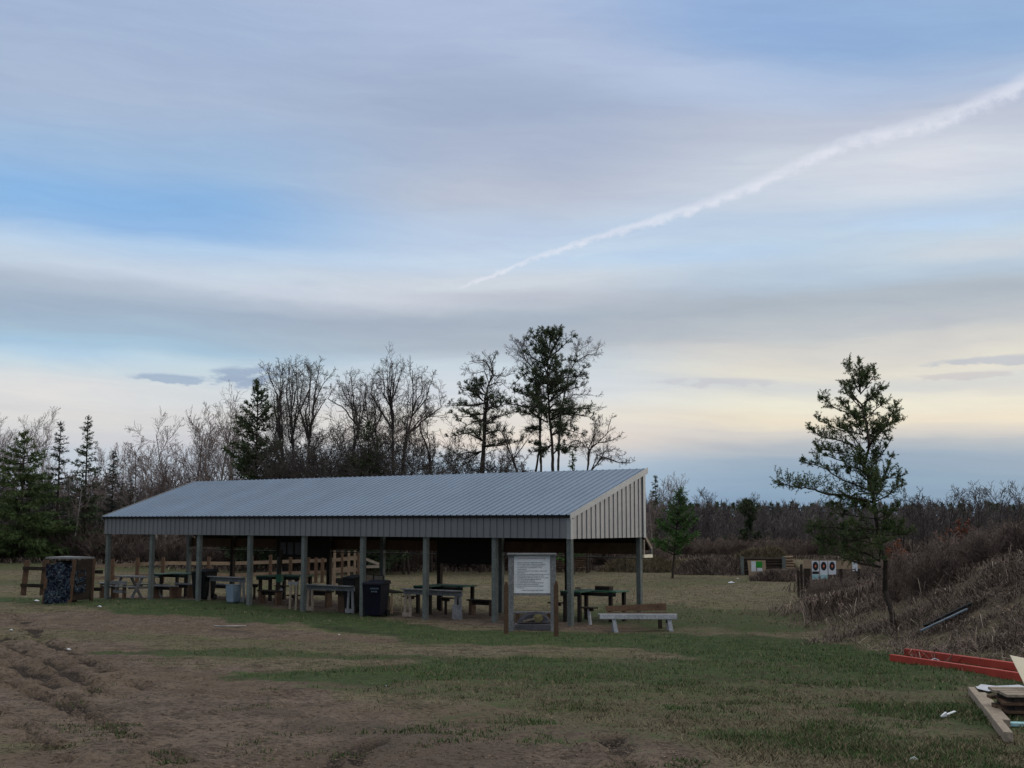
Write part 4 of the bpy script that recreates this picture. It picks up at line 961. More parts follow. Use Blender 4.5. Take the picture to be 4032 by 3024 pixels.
def grow(p, d, Ln, r, lev, out, T, rng):
    n = T.nseg[lev]; st = Ln/n
    for i in range(n):
        d = nrm(d+rng.normal(0, T.wig[lev], 3)+np.array([0, 0, T.up[lev]]))
        q = p+d*st; ra = r*(1-(1-T.tip[lev])*i/n); rb = r*(1-(1-T.tip[lev])*(i+1)/n)
        out.append((p, q, max(ra, T.rmin), max(rb, T.rmin), lev))
        t = (i+1)/n
        if lev < T.levels-1 and t > T.start[lev]:
            c = T.nch[lev]; c = int(c)+(rng.random() < c-int(c))
            for _ in range(c):
                ax = nrm(np.cross(d, rng.normal(0, 1, 3))); an = T.ang[lev]*rng.uniform(.7, 1.3)
                nd = nrm(d*cos(an)+np.cross(ax, d)*sin(an)*1.0)
                if T.flat and lev == 0: nd = nrm(nd*np.array([1, 1, 1-T.flat]))
                q0 = p+(q-p)*rng.random()
                grow(q0, nd, Ln*T.ratio[lev]*(1-T.taperlen*t)*rng.uniform(.65, 1.3)/(1-T.taperlen*.5), rb*T.rr[lev], lev+1, out, T, rng)
        p = q
def arrs(out):
    return (np.array([o[0] for o in out]), np.array([o[1] for o in out]), np.array([o[2] for o in out]), np.array([o[3] for o in out]), np.array([o[4] for o in out]))
def seg_mesh(name, A, sel, kmap):
    V = []; Q = []; off = 0
    for k, lv in kmap:
        m_ = sel & np.isin(A[4], lv)
        if m_.any():
            v_, q_ = tubes(A[0][m_], A[1][m_], A[2][m_], A[3][m_], k, off); V.append(v_); Q.append(q_); off += len(v_)
    return mesh_np(name, np.concatenate(V), np.concatenate(Q))
def scaled(A, H):
    z = max(A[1][:, 2].max(), .1); s_ = H/z
    return (A[0]*s_, A[1]*s_, A[2], A[3], A[4])
def bare(seed, H, r, T, lean=(0, 0), multi=1):
    rng = np.random.default_rng(seed); out = []
    for k in range(multi):
        d = nrm(np.array([lean[0]+(rng.normal(0, .16) if multi > 1 else 0), lean[1]+(rng.normal(0, .12) if multi > 1 else 0), 1.]))
        grow(np.array([rng.normal(0, .12)*(multi > 1), rng.normal(0, .12)*(multi > 1), -.2]), d, H*rng.uniform(.82, 1) if multi > 1 else H, r*rng.uniform(.7, 1) if multi > 1 else r, 0, out, T, rng)
    return scaled(arrs(out), H)
def tufts(C, D, n, size, wid, seed, spread=1.0):
    """n needle blades about every point C, pointing along D and outwards"""
    rng = np.random.default_rng(seed); N = len(C)
    dirs = rng.normal(0, 1, (N, n, 3)); dirs /= np.linalg.norm(dirs, axis=2, keepdims=True)
    dirs = dirs*spread+D[:, None, :]*.7; dirs /= np.linalg.norm(dirs, axis=2, keepdims=True)
    L_ = size*rng.uniform(.6, 1.25, (N, n, 1)); tip = C[:, None, :]+dirs*L_
    side = np.cross(dirs, rng.normal(0, 1, (N, n, 3))); side /= np.linalg.norm(side, axis=2, keepdims=True)+1e-9
    b0 = C[:, None, :]+side*wid*.5; b1 = C[:, None, :]-side*wid*.5
    V = np.stack([b0, b1, tip], 2).reshape(-1, 3); return V, np.arange(len(V)).reshape(-1, 3)
def tree_thing(name, A, mats, label, cat, group=None, loc=(0, 0, 0), rz=0, kmap=None, trunk_levels=(0,), foliage_=None, fname='crown'):
    t = empty(name, loc, label, cat, group, rz)
    tl = np.isin(A[4], trunk_levels)
    link('trunk', seg_mesh('trunk', A, tl, ((8, [0]), (5, [1]))), mats[0], t)
    if (~tl).any(): link('branches' if foliage_ is not None else 'crown', seg_mesh('branches', A, ~tl, ((4, [1, 2]), (3, [3, 4, 5]))), mats[1], t)
    if foliage_ is not None:
        V, Fc = foliage_; link('crown', mesh_np('needles', V, tris=Fc), mats[2], t)
    return t
def gl(px, Y): x_ = wxz(px, Y); return (x_, Y, gz(x_, Y))
def Hof(py, px, Y): l_ = gl(px, Y); return EYE+ray(2016, py)[2]*Y-l_[2]
OAK = dict(nseg=[8, 7, 5, 4, 2], wig=[.08, .13, .2, .25, .3], up=[.03, .06, .05, .03, .02], start=[.24, .2, .1, 0, 0], nch=[1.25, 1.15, 1.25, 1.3, 0], ang=[.6, .6, .65, .75, 0], ratio=[.66, .52, .5, .5, 0], taperlen=.5, rr=[.62, .55, .5, .5], rmin=.009)
ASPEN = dict(nseg=[10, 5, 4, 2], levels=4, wig=[.03, .1, .18, .25], up=[.02, .10, .08, .04], start=[.3, .15, .1, 0], nch=[1.9, 1.4, 1.6, 0], ang=[.62, .6, .7, 0], ratio=[.38, .48, .45, 0], taperlen=.6)
def oak(px, py, Y, seed, label, r=.16, multi=1, lean=(0, 0), group='bare oaks behind the shelter', tw='twig', **k):
    H = Hof(py, px, Y); T = TP(**{**OAK, **k}); A = bare(seed, H, r, T, lean, multi)
    return tree_thing('bare_tree', A, (M['darkbark'], M[tw]), label, 'tree', group, gl(px, Y), trunk_levels=(0,))
def aspen(px, py, Y, seed, label, r=.08, multi=1, lean=(0, 0), group='pale bare aspens and birches', tw='twigpale', tr='palebark', **k):
    H = Hof(py, px, Y); T = TP(**{**ASPEN, **k}); T.rmin = .008; A = bare(seed, H, r, T, lean, multi)
    return tree_thing('bare_tree', A, (M[tr], M[tw]), label, 'tree', group, gl(px, Y), trunk_levels=(0,))
# big bare trees behind the shelter
oak(1830, 1690, 78, 25, 'thin bare tree between the bent tree and the left jack pine', .08, 2, nch=[1.1, 1.1, 1.2, 1.3, 0])
oak(1330, 1640, 80, 26, 'low dark bare tree below the gap of the two oak groups', .11, 2, tw='twigdark')
for i_, (px, py, lab) in enumerate(((1215, 1690, 'low bare tree in front of the left oak group'), (1395, 1730, 'low bare tree left of the dark evergreen mass'), (1640, 1720, 'low bare tree below the rounded oak crown'), (1760, 1700, 'low bare tree just right of the bent trunk'), (1985, 1740, 'low bare tree between the jack pine trunks'), (2070, 1790, 'lowest bare tree at the foot of the tallest jack pine'), (1250, 1550, 'fine-twigged bare tree at the right of the left oak group'), (1440, 1540, 'fine-twigged bare tree above the dark evergreen mass'), (1600, 1560, 'fine-twigged bare tree below the rounded oak crown'), 
        (1120, 1720, 'low bare tree right beside the large dark pine'), (1540, 1740, 'low bare tree at the foot of the topmost oak'))):
    oak(px, py, 72+i_ % 4*2.5, 440+i_, lab, .09, 2, ((-.05, .05)[i_ % 2], 0), 'low bare trees behind the roof', ang=[.7, .65, .7, .75, 0])
# left side aspens and birches
aspen(812, 1490, 84, 31, 'tall pale aspen with a pointed top left of the dark pine', .13, 3, (0, 0), nch=[2.2, 1.6, 1.7, 0])
aspen(730, 1600, 85, 32, 'pale spreading aspen at the left of the tall pointed one', .12, 2, (-.08, 0), nch=[2., 1.6, 1.7, 0], ang=[.8, .6, .7, 0])
aspen(880, 1570, 86, 33, 'pale aspen half hidden by the dark pine', .11, 2, (.04, 0), nch=[2., 1.6, 1.7, 0])
aspen(45, 1595, 95, 34, 'pale bare aspen clump behind the green pine at the left edge', .12, 3, (-.03, 0))
aspen(145, 1600, 96, 35, 'pale bare aspen rising right of the green pine top', .11, 2, (0, 0))
aspen(-60, 1610, 93, 36, 'pale bare aspen cut by the left edge of the photo', .11, 2, (.03, 0))
aspen(286, 1830, 80, 37, 'thin white birch trunk, left one of the pair left of the shelter', .07, 1, (-.01, 0), nch=[1.2, 1.3, 1.5, 0], start=[.5, .15, .1, 0])
aspen(300, 1870, 79, 38, 'thin white birch trunk, right one of the pair left of the shelter', .06, 1, (.04, 0), nch=[1.2, 1.3, 1.5, 0], start=[.5, .15, .1, 0])
aspen(538, 1715, 82, 39, 'white-trunked birch with wide arms above the left end of the roof', .08, 1, (0, 0), ang=[.9, .6, .7, 0])
aspen(655, 1740, 82, 40, 'pale forked birch above the left roof slope', .08, 2, (0, 0))
aspen(590, 1750, 88, 41, 'faint pale birch between the white-trunked and the forked ones', .06, 1)
aspen(425, 1740, 90, 42, 'thin pale birch behind the small spruce left of the shelter', .06, 1)
aspen(480, 1735, 91, 43, 'thin pale birch left of the white-trunked birch', .06, 2)
aspen(200, 1790, 92, 44, 'faint pale birch between the green pine and the grey spruce', .06, 2)
aspen(390, 1760, 86, 45, 'faint pale birch right of the narrow dark spruce', .06, 1)
# right of the shelter
aspen(2620, 1855, 118, 46, 'grey bare aspen clump right behind the narrow spruce beside the shelter', .11, 3, tr='bark')
aspen(2568, 1930, 100, 47, 'slender white birch close to the right wall of the shelter', .07, 1)
for i, (px, py) in enumerate(((2690, 1935), (2780, 1915), (2845, 1960), (2745, 1960), (2955, 1935), (3050, 1970), (2900, 1985))):
    aspen(px, py, 124+i, 50+i, ['thin bare tree right of the bright green pine', 'tallest thin bare tree between the green pine and the distant pine', 'bare tree left of the distant round-topped pine', 'short bare tree between the two near the green pine', 'bare tree rising behind the distant round-topped pine', 'bare spreading tree on the ridge right of the distant pine', 'small bare tree just left of the distant pine'][i], .07, 1+i % 2, group='thin bare trees beyond the field', tr='bark', tw='twig')
rlab = ['bare tree partly behind the right foliage of the near pine', 'bare tree just right of the near pine', 'crooked bare tree right of the near pine', 'upright bare tree left of the paired trees on the right', 'left tree of the close pair on the right', 'right tree of the close pair on the right', 'slim bare tree at the middle of the right row', 'tall bare tree with fine crown in the right row',
        'broad bare tree, widest crown of the right row', 'bare tree right of the widest crown', 'bare tree with strong arms near the right edge', 'bare tree cut by the right edge']
for i, (px, py) in enumerate(((3540, 1960), (3575, 1930), (3625, 1950), (3668, 1912), (3715, 1908), (3750, 1905), (3780, 1940), (3815, 1890), (3895, 1890), (3845, 1900), (3965, 1935), (4015, 1885))):
    Y = 62+(i*7) % 14
    oak(px, py, Y, 70+i, rlab[i], .05, 1, ((-.04, .03, 0)[i % 3], 0), 'row of bare trees on the right', levels=4, nseg=[10, 5, 4, 2], nch=[1.7, 1.2, 1.3, 0], wig=[.05, .12, .2, .3], start=[.42, .2, .1, 0], ang=[.6, .65, .7, 0], ratio=[.34, .5, .5, 0], rmin=.008, taperlen=.5)
# spruces
def spruce(px, py, Y, width_px, seed, label, m='needledark', dens=1.0, base=.05, group='conifers in the background', ragged=.25, droop=-.15, cat='tree', name='spruce_tree', bark='darkbark', jit=1.0, sz=.3, profile=None, lean=0.):
    rng = np.random.default_rng(seed); H = Hof(py, px, Y); Rm = width_px*Y/F/2; out = []
    out += [(np.array([lean*t, 0, H*t-.2*(t == 0)]), np.array([lean*(t+.1), 0, H*(t+.1)]), .012*H*(1.02-t)+.01, .012*H*(.92-t)+.01, 0) for t in np.arange(0, 1, .1)]
    C = []; D = []; SZ = []
    z_ = base*H
    while z_ < H*.985:
        t = z_/H; rad = Rm*(profile(t) if profile else (1-t)**.75)
        for b_ in range(rng.integers(3, 6)):
            a = rng.uniform(0, 2*pi); Lb = rad*rng.uniform(1-ragged*1.6, 1+ragged*.6)+.05
            dv = np.array([cos(a), sin(a), droop+.6*t*t+rng.normal(0, .1)]); p = np.array([lean*t, 0, z_+rng.uniform(-.1, .1)]); n = max(2, int(Lb/.28))
            for i in range(n):
                q = p+nrm(dv+np.array([0, 0, .25*i/n]))*Lb/n; out.append((p, q, .025*(1-i/n)+.006, .025*(1-(i+1)/n)+.005, 2))
                if i/n > .12 or n < 3:
                    w_ = Lb*.3*(1-.6*i/n)+.06
                    for _ in range(max(1, int(2.0*dens*(1+w_*1.5)))):
                        C.append((p+q)/2+np.array([rng.normal(0, 1)*-sin(a), rng.normal(0, 1)*cos(a), 0])*w_*.55*jit+rng.normal(0, .05, 3)); D.append(nrm(dv+rng.normal(0, .35, 3))); SZ.append(.45+.75*(1-t))
                p = q
        z_ += H*.036*(1.15-.4*t)
    A = arrs(out); V, Fc = tufts(np.array(C), np.array(D), 5, sz*np.array(SZ)[:, None, None], sz*.2*np.array(SZ)[:, None, None], seed, .5)
    return tree_thing(name, A, (M[bark], M['twigdark'], M[m]), label, cat, group, gl(px, Y), foliage_=(V, Fc))
spruce(95, 1695, 78, 400, 101, 'dense dark green pine at the left edge, left of the camouflaged box', 'needle', 2.8, .02, ragged=.2, sz=.4, profile=lambda t: min(1, (1-t)**.8*1.35)*(.85 if t < .1 else 1))
spruce(235, 1655, 83, 210, 102, 'narrow grey-green spruce right of the dense pine', 'needlegrey', 2.0, .1)
spruce(342, 1635, 80, 230, 103, 'narrow dark spruce with a sharp tip left of the shelter', 'needledark', 2.4, .06)
spruce(448, 1770, 84, 170, 104, 'small thin spruce between the dark spruce and the white birch', 'needlegrey', 1.6, .1)
spruce(1010, 1488, 74, 430, 105, 'large dark pine with upswept boughs above the left half of the roof', 'needledark', 2.8, .05, name='pine_tree', droop=.3, ragged=.3, sz=.42, profile=lambda t: (1-t)**.7*(1.0 if t > .25 else .9))
spruce(2578, 1868, 112, 80, 106, 'narrow dark spruce beside the right gable of the shelter', 'needledark', 1.0, .25, sz=.34)
spruce(2640, 1925, 66, 250, 107, 'bright green pine on a thin leaning trunk right of the shelter', 'needlegreen', 2.6, .26, name='pine_tree', droop=.25, ragged=.4, sz=.26, lean=.5, profile=lambda t: min(1, .55+t*1.2)*(1-t)**.65*1.1)
spruce(2942, 1965, 112, 150, 108, 'distant pine with a rounded top above the cardboard target', 'needledark', 2.4, .2, name='pine_tree', droop=.1, ragged=.45, sz=.5, profile=lambda t: .55+.5*sin(t*9) if t < .8 else (1-t)*3)
spruce(1450, 1650, 73, 330, 109, 'low dark evergreen mass in front of the right oak group', 'needledark', 2.2, .05, name='pine_tree', droop=.1, ragged=.5, sz=.34, profile=lambda t: (1-t**2)*1.0)
spruce(2255, 1775, 71, 170, 110, 'small bright green pine poking above the right part of the roof', 'needlegreen', 1.0, .1, name='pine_tree', droop=.3, ragged=.4, sz=.28)
spruce(4040, 1900, 66, 60, 111, 'green pine cut by the right edge of the photo', 'needle', 1.0, .15, sz=.28)
spruce(520, 1880, 88, 190, 112, 'low brownish spruce behind the white-trunked birch', 'needledark', .8, .05)
spruce(160, 1930, 88, 150, 113, 'short dark spruce between the dense pine and the birch pair', 'needledark', .9, .05)
# jack pines: irregular limbs with needle tufts along the outer shoots
def jack(px, py, Y, seed, label, r=.18, multi=1, lean=(0, 0), start=.35, m='needle', size=.22, nper=9, group='jack pines behind the shelter', **k):
    H = Hof(py, px, Y)
    T = TP(**{**dict(levels=4, nseg=[10, 5, 4, 3], wig=[.06, .14, .2, .25], up=[.02, .05, .06, .08], start=[start, .25, .1, 0], nch=[1.9, 1.5, 1.6, 0], ang=[1.0, .7, .65, 0], ratio=[.30, .5, .5, 0], taperlen=.5, rmin=.01), **k})
    A = bare(seed, H, r, T, lean, multi); rng = np.random.default_rng(seed)
    m_ = A[4] >= 3
    C0 = A[1][m_]; D0 = (A[1]-A[0])[m_]; D0 /= np.linalg.norm(D0, axis=1, keepdims=True)+1e-9
    keep = (C0[:, 2] > H*.28) & (rng.random(len(C0)) < .8); C0 = C0[keep]; D0 = D0[keep]
    V, Fc = tufts(C0, D0, nper, size, size*.2, seed, .75)
    return tree_thing('jack_pine', A, (M['darkbark'], M['twigdark'], M[m]), label, 'tree', group, gl(px, Y), foliage_=(V, Fc))
# ---- trees whose limbs are set out one by one
def hand_tree(name, label, group, Y, base_px, cv, trunks, limbs, mats, r0=.08, sub=1.0, rate=1.4, tuft=None, tips=.12, seed=1, levels=4, turned=1, side=.12, T=None, trunk_d=.0):
    """trunks, limbs: lists of outlines in the plane of the tree, metres come from the true distance Y; the limbs
    are bent out of that plane at random and a second, turned set fills the depth of the crown"""
    ox_, _, oz = gl(base_px, Y)
    t = empty(name, (ox_, Y, oz), label, 'tree', group); rng = np.random.default_rng(seed); out = []
    def c3(p): v = at(*cv(*p), Y); return np.array([v[0]-ox_, 0., v[2]-oz])
    T = T or TP(levels=levels, nseg=[1, 5, 4, 3, 2], wig=[0, .12, .2, .28, .3], up=[0, .05, .09, .08, .03], start=[0, .12, .08, 0, 0], nch=[0, 1.5, 1.5, 1.5, 0], ang=[0, .75, .7, .7, 0], ratio=[0, .42, .5, .5, 0], taperlen=.35, rmin=.004, tip=[.3, .3, .4, .5, .5], rr=[.5, .5, .5, .5])
    def run(P_, ra, rb, lev, twig, w_):
        tot = sum(np.linalg.norm(b_-a) for a, b_ in zip(P_[:-1], P_[1:])); done = 0; seg = .16 if Y < 40 else .35
        for a, b_ in zip(P_[:-1], P_[1:]):
            ln = np.linalg.norm(b_-a); ns = max(2, int(ln/seg)); pv = a
            for i in range(ns):
                f0 = (done+ln*i/ns)/tot; f1 = (done+ln*(i+1)/ns)/tot
                q = a+(b_-a)*(i+1)/ns+rng.normal(0, .075*seg if lev else .03*seg, 3)
                out.append((pv, q, ra+(rb-ra)*f0, ra+(rb-ra)*f1, lev))
                if twig and f1 > tips:
                    d = nrm(q-pv); c = rate*(.6+.6*f1); c = int(c)+(rng.random() < c-int(c))
                    for _ in range(c):
                        ax = nrm(np.cross(d, rng.normal(0, 1, 3))); an = rng.uniform(.45, 1.05); nd = nrm(d*cos(an)+np.cross(ax, d)*sin(an)+np.array([0, 0, .3]))
                        grow(q, nd, (sub*.16+.22*sub*tot**.7*(1-f1*.7))*rng.uniform(.45, 1.2)*w_, max(.006, rb*.9), 2, out, T, rng)
                pv = q
            done += ln
    for k, tr_ in enumerate(trunks):
        P_ = [c3(p) for p in tr_]; P_[0][2] = min(P_[0][2], -.15)
        P_ = [p+np.array([0, (rng.normal(0, .03) if k == 0 else rng.normal(0, side))*i, 0]) for i, p in enumerate(P_)]
        run(P_, r0*(1 if k == 0 else .7), r0*.13, 0, False, 1)
    allb = [(l_, 0.) for l_ in limbs]+[(l_, rng.choice([-1, 1])*rng.uniform(.7, 1.35)) for l_ in limbs for _ in range(turned)]
    for l_, turn in allb:
        P_ = [c3(p) for p in l_]; o = P_[0].copy()
        if turn:
            ca, sa = cos(turn), sin(turn); jz = rng.normal(0, .08); P_ = [o+np.array([(p-o)[0]*ca*.9, (p-o)[0]*sa*.9, (p-o)[2]*.92+jz*(i > 0)]) for i, p in enumerate(P_)]
        else: P_ = [p+np.array([0, rng.normal(0, side)*i, 0]) for i, p in enumerate(P_)]
        tot = sum(np.linalg.norm(b_-a) for a, b_ in zip(P_[:-1], P_[1:]))
        run(P_, min(r0*.75, r0*(.13+.12*tot)), r0*.08+.003, 1, True, 1)
    A = arrs(out); tl = A[4] == 0
    link('trunk', seg_mesh('trunk', A, tl, ((8, [0]),)), M[mats[0]], t)
    if tuft:
        n, size, wid, keep = tuft; m_ = A[4] >= 2; C0 = A[1][m_]; D0 = (A[1]-A[0])[m_]; D0 /= np.linalg.norm(D0, axis=1, keepdims=True)+1e-9
        kp = rng.random(len(C0)) < keep; V, Fc = tufts(C0[kp], D0[kp], n, size, wid, seed, .85)
        link('branches', seg_mesh('branches', A, ~tl, ((5, [1]), (3, [2, 3, 4]))), M[mats[1]], t)
        link('crown', mesh_np('needles', V, tris=Fc), M[mats[2]], t)
    else: link('crown', seg_mesh('crown', A, ~tl, ((5, [1]), (3, [2, 3, 4]))), M[mats[1]], t)
    return t
def z4(a, b_):
    c_ = 600 if b_ < 600 else 600+(b_-600)*.165
    k = .94 if abs(a-c_) > 120 else 1.; return (3000+(c_+(a-c_)*k)/1.508, 1380+b_/1.508)
def z3(a, b_): return (1700+a/2.37, 1250+b_/2.37)
def z2(a, b_): return (900+a/2.212, 1350+b_/2.212)
hand_tree('jack_pine', 'leaning jack pine standing alone at the foot of the berm on the right', None, 27.0, 3513, z4,
    [[(783, 1660), (770, 1560), (745, 1430), (722, 1250), (697, 1100), (672, 950), (648, 820), (625, 680), (608, 560), (596, 430), (588, 320), (580, 240), (574, 190)]],
    [[(705, 1285), (560, 1260), (430, 1225), (330, 1185)], [(700, 1250), (600, 1205), (480, 1150), (320, 1130)], [(698, 1140), (500, 1125), (290, 1085)], [(690, 1100), (560, 1120), (420, 1150)], [(685, 1060), (480, 1060), (285, 1040)],
     [(680, 1000), (560, 985), (430, 965)], [(655, 900), (500, 865), (380, 850), (230, 825), (130, 785)], [(645, 850), (560, 850), (430, 905)], [(640, 830), (480, 770), (360, 700), (275, 655)], [(630, 740), (500, 660), (330, 610)],
     [(615, 640), (480, 615), (330, 585)], [(612, 600), (480, 540), (370, 500), (315, 475)], [(600, 500), (450, 470), (345, 415)], [(592, 400), (480, 360), (350, 285)], [(588, 340), (500, 260), (460, 215)],
     [(580, 250), (535, 170), (520, 85)], [(690, 1100), (780, 1100), (830, 1090)], [(685, 1040), (760, 1050), (800, 1040)], [(680, 1000), (750, 970), (790, 930)], [(668, 900), (760, 850), (865, 790)], [(655, 830), (740, 720), (800, 630)], [(640, 720), (720, 620), (758, 545)],
     [(650, 800), (720, 770), (760, 750)], [(620, 580), (720, 480), (800, 420), (860, 365)], [(630, 560), (720, 460), (785, 345)], [(602, 420), (660, 350), (725, 310)], [(592, 320), (650, 280), (715, 230)], [(585, 260), (640, 180), (682, 112)],
     [(580, 240), (600, 190), (610, 150)], [(600, 480), (560, 440), (500, 420)], [(610, 520), (670, 470), (700, 430)], [(640, 780), (560, 720), (480, 700)], [(660, 950), (600, 900), (520, 900)]],
    ('darkbark', 'darkbark', 'needle'), .064, .92, 2.3, (10, .045, .0095, .88), .08, 77)
JT = TP(levels=4, nseg=[1, 4, 3, 2], wig=[0, .12, .22, .3], up=[0, .05, .10, .12], start=[0, .12, .05, 0], nch=[0, 1.5, 1.5, 0], ang=[0, .75, .7, 0], ratio=[0, .45, .5, 0], taperlen=.35, rmin=.008, tip=[.3, .3, .4, .5], rr=[.5, .5, .5, .5])
hand_tree('jack_pine', 'tallest jack pine, rising above the right half of the roof', 'jack pines behind the shelter', 76, 2175, z3,
    [[(1135, 2150), (1130, 1440), (1125, 1200), (1100, 950), (1085, 700), (1080, 500), (1085, 350), (1110, 200), (1130, 95)]],
    [[(1090, 300), (1010, 230), (950, 150)], [(1100, 250), (1150, 170), (1200, 120)], [(1085, 380), (980, 300), (900, 230)], [(1085, 400), (1200, 290), (1310, 190)], [(1085, 450), (970, 400), (870, 330)], [(1085, 480), (1200, 400), (1320, 400)], [(1080, 600), (900, 500), (780, 610)],
     [(1080, 620), (950, 600), (860, 520)], [(1080, 700), (1250, 560), (1440, 540)], [(1085, 720), (1300, 620), (1420, 480)], [(1080, 760), (900, 700), (790, 690)], [(1085, 800), (1250, 680), (1400, 640)], [(1080, 850), (900, 830), (690, 800)], [(1085, 870), (1200, 850), (1350, 860), (1480, 850)],
     [(1100, 960), (1250, 900), (1480, 930)], [(1080, 980), (950, 900), (830, 880)], [(1080, 550), (1180, 480)], [(1080, 640), (1180, 600)], [(1080, 520), (960, 440)], [(1110, 200), (1080, 140)], [(1085, 330), (1000, 330)], [(1120, 1100), (1250, 1040), (1400, 1080)], [(1125, 1180), (1020, 1230), (940, 1260)], [(1130, 1280), (1220, 1200), (1330, 1240)], [(1100, 1050), (1180, 1000), (1290, 1010)]],
    ('darkbark', 'twigdark', 'needledark'), .15, 1.3, 3.2, (6, .145, .024, .85), .1, 78, T=JT, turned=2)
hand_tree('jack_pine', 'second jack pine stem standing close on the left of the tallest one', 'jack pines behind the shelter', 77, 2110, z3,
    [[(960, 2150), (970, 1440), (1010, 1200), (1020, 950), (1030, 750), (1000, 600), (980, 520)]],
    [[(1020, 950), (900, 900), (800, 860)], [(1025, 800), (900, 740), (800, 700)], [(1020, 700), (940, 600)], [(1010, 1000), (900, 1050)], [(1020, 1050), (930, 1040)], [(1010, 650), (1080, 560)], [(1005, 1200), (930, 1180)]],
    ('darkbark', 'twigdark', 'needledark'), .12, 1.2, 2.6, (6, .135, .024, .8), .12, 79, T=JT, turned=2)
hand_tree('jack_pine', 'jack pine with thin foliage left of the tallest one', 'jack pines behind the shelter', 75, 1895, z3,
    [[(455, 2150), (460, 1440), (480, 1150), (485, 850), (500, 650)]],
    [[(490, 700), (400, 600)], [(490, 720), (300, 650), (280, 700)], [(485, 800), (330, 820), (165, 820)], [(490, 760), (600, 740), (700, 780)], [(480, 900), (300, 930), (200, 910)], [(480, 950), (330, 1000), (250, 960)], [(470, 1150), (350, 1080), (160, 1110)], [(480, 850), (620, 830), (760, 790)],
     [(485, 1000), (620, 930), (800, 870)], [(490, 650), (430, 580)], [(460, 1250), (300, 1270), (110, 1310)], [(480, 1100), (600, 1050), (730, 1080)], [(470, 1200), (640, 1190), (820, 1150)], [(480, 780), (380, 700), (330, 620)]],
    ('darkbark', 'twigdark', 'needledark'), .14, 1.25, 2.6, (5, .13, .024, .75), .12, 80, T=JT, turned=2)
OT = TP(levels=5, nseg=[1, 5, 5, 4, 2], wig=[0, .12, .18, .24, .3], up=[0, .05, .06, .04, .02], start=[0, .12, .1, 0, 0], nch=[0, 1.25, 1.25, 1.2, 0], ang=[0, .6, .65, .7, 0], ratio=[0, .5, .55, .5, 0], taperlen=.35, rmin=.006, tip=[.3, .3, .4, .5, .5], rr=[.55, .55, .5, .5])
def hoak(label, Y, bpx, cv, stems, seed, r0=.15, rate=.95, sub=2.0, tw='twig', limbs=(), tips=.12, turned=1):
    """stems[0] is the trunk; its upper half and the other stems carry the branches"""
    lim = [st[1:] if i == 0 else st for i, st in enumerate(stems)]
    return hand_tree('bare_tree', label, 'bare oaks behind the shelter', Y, bpx, cv, [stems[0]], lim+list(limbs), ('darkbark', tw), r0*.75, sub, rate, None, tips, seed, T=OT, side=.25, turned=turned)
hoak('tall bare oak with an upswept crown just right of the dark pine', 76, 1117, z2, [[(480, 1900), (475, 1250), (470, 1000), (440, 700), (420, 450), (340, 240)], [(460, 900), (400, 620), (350, 430)], [(440, 600), (470, 350), (450, 200)], [(470, 1000), (420, 820), (330, 700)]], 11)
hoak('tall bare tree with straight stems in the middle of the left oak group', 78, 1155, z2, [[(560, 1900), (565, 1250), (560, 900), (545, 650), (530, 450), (525, 180)], [(545, 600), (590, 400), (570, 190)], [(560, 800), (620, 550), (660, 250)], [(560, 950), (520, 760), (500, 600)]], 12)
hoak('bare oak leaning right at the right side of the left oak group', 77, 1212, z2, [[(690, 1900), (690, 1250), (700, 900), (730, 600), (745, 450), (790, 200)], [(735, 560), (800, 380), (890, 260)], [(700, 850), (640, 600), (700, 400), (720, 220)], [(720, 700), (820, 520), (860, 440)], [(700, 1000), (820, 850), (900, 800)]], 13)
hoak('wide bare oak between the two tall oak groups', 76, 1380, z2, [[(1060, 1900), (1060, 1250), (1090, 950), (1130, 750), (1090, 500), (1060, 290)], [(1120, 720), (1000, 560), (870, 490), (900, 400)], [(1100, 600), (1000, 430), (960, 320)], [(1130, 760), (1180, 560), (1150, 380)]], 14)
hoak('tall bare oak with a narrow high crown, topmost of the right oak group', 77, 1547, z2, [[(1435, 1900), (1435, 1250), (1430, 900), (1425, 650), (1410, 420), (1425, 175)], [(1425, 600), (1350, 450), (1340, 220)], [(1420, 500), (1480, 350), (1530, 220)], [(1430, 750), (1330, 600), (1240, 450), (1250, 280)]], 15, .17)
hoak('bare oak with dark dense twigs left of the tallest one in the right group', 79, 1488, z2, [[(1300, 1900), (1300, 1250), (1290, 950), (1220, 700), (1180, 480), (1200, 330)], [(1250, 800), (1330, 620), (1290, 420)], [(1220, 700), (1120, 620), (1080, 560)]], 16, .13, 1.3, tw='twigdark')
hoak('bare oak with a rounded crown at the right of the right oak group', 78, 1578, z2, [[(1495, 1900), (1500, 1250), (1545, 900), (1600, 620), (1610, 400), (1600, 240)], [(1600, 600), (1680, 450), (1690, 270)], [(1590, 650), (1720, 480), (1780, 300)], [(1560, 800), (1720, 660), (1850, 560), (1830, 400)], [(1700, 640), (1880, 640)]], 17)
hoak('crooked bare tree with a bent trunk in the gap left of the jack pines', 75, 1697, z2, [[(1765, 1900), (1765, 1250), (1740, 950), (1680, 780), (1690, 660), (1760, 600)], [(1770, 1050), (1800, 920), (1785, 800)], [(1690, 660), (1650, 620)], [(1750, 990), (1640, 980), (1600, 960)]], 18, .13, .9, 1.5)
hoak('bare tree whose twisted top rises above the left jack pine', 76, 1902, z3, [[(480, 2150), (480, 1440), (500, 1000), (520, 650), (575, 540), (500, 400), (350, 410)], [(575, 540), (560, 420), (600, 340)], [(580, 545), (680, 550), (770, 520)], [(520, 640), (640, 600), (700, 640)], [(510, 700), (600, 690), (660, 720)], [(500, 900), (600, 800), (650, 720)]], 19, .16, 1.0, 1.6)
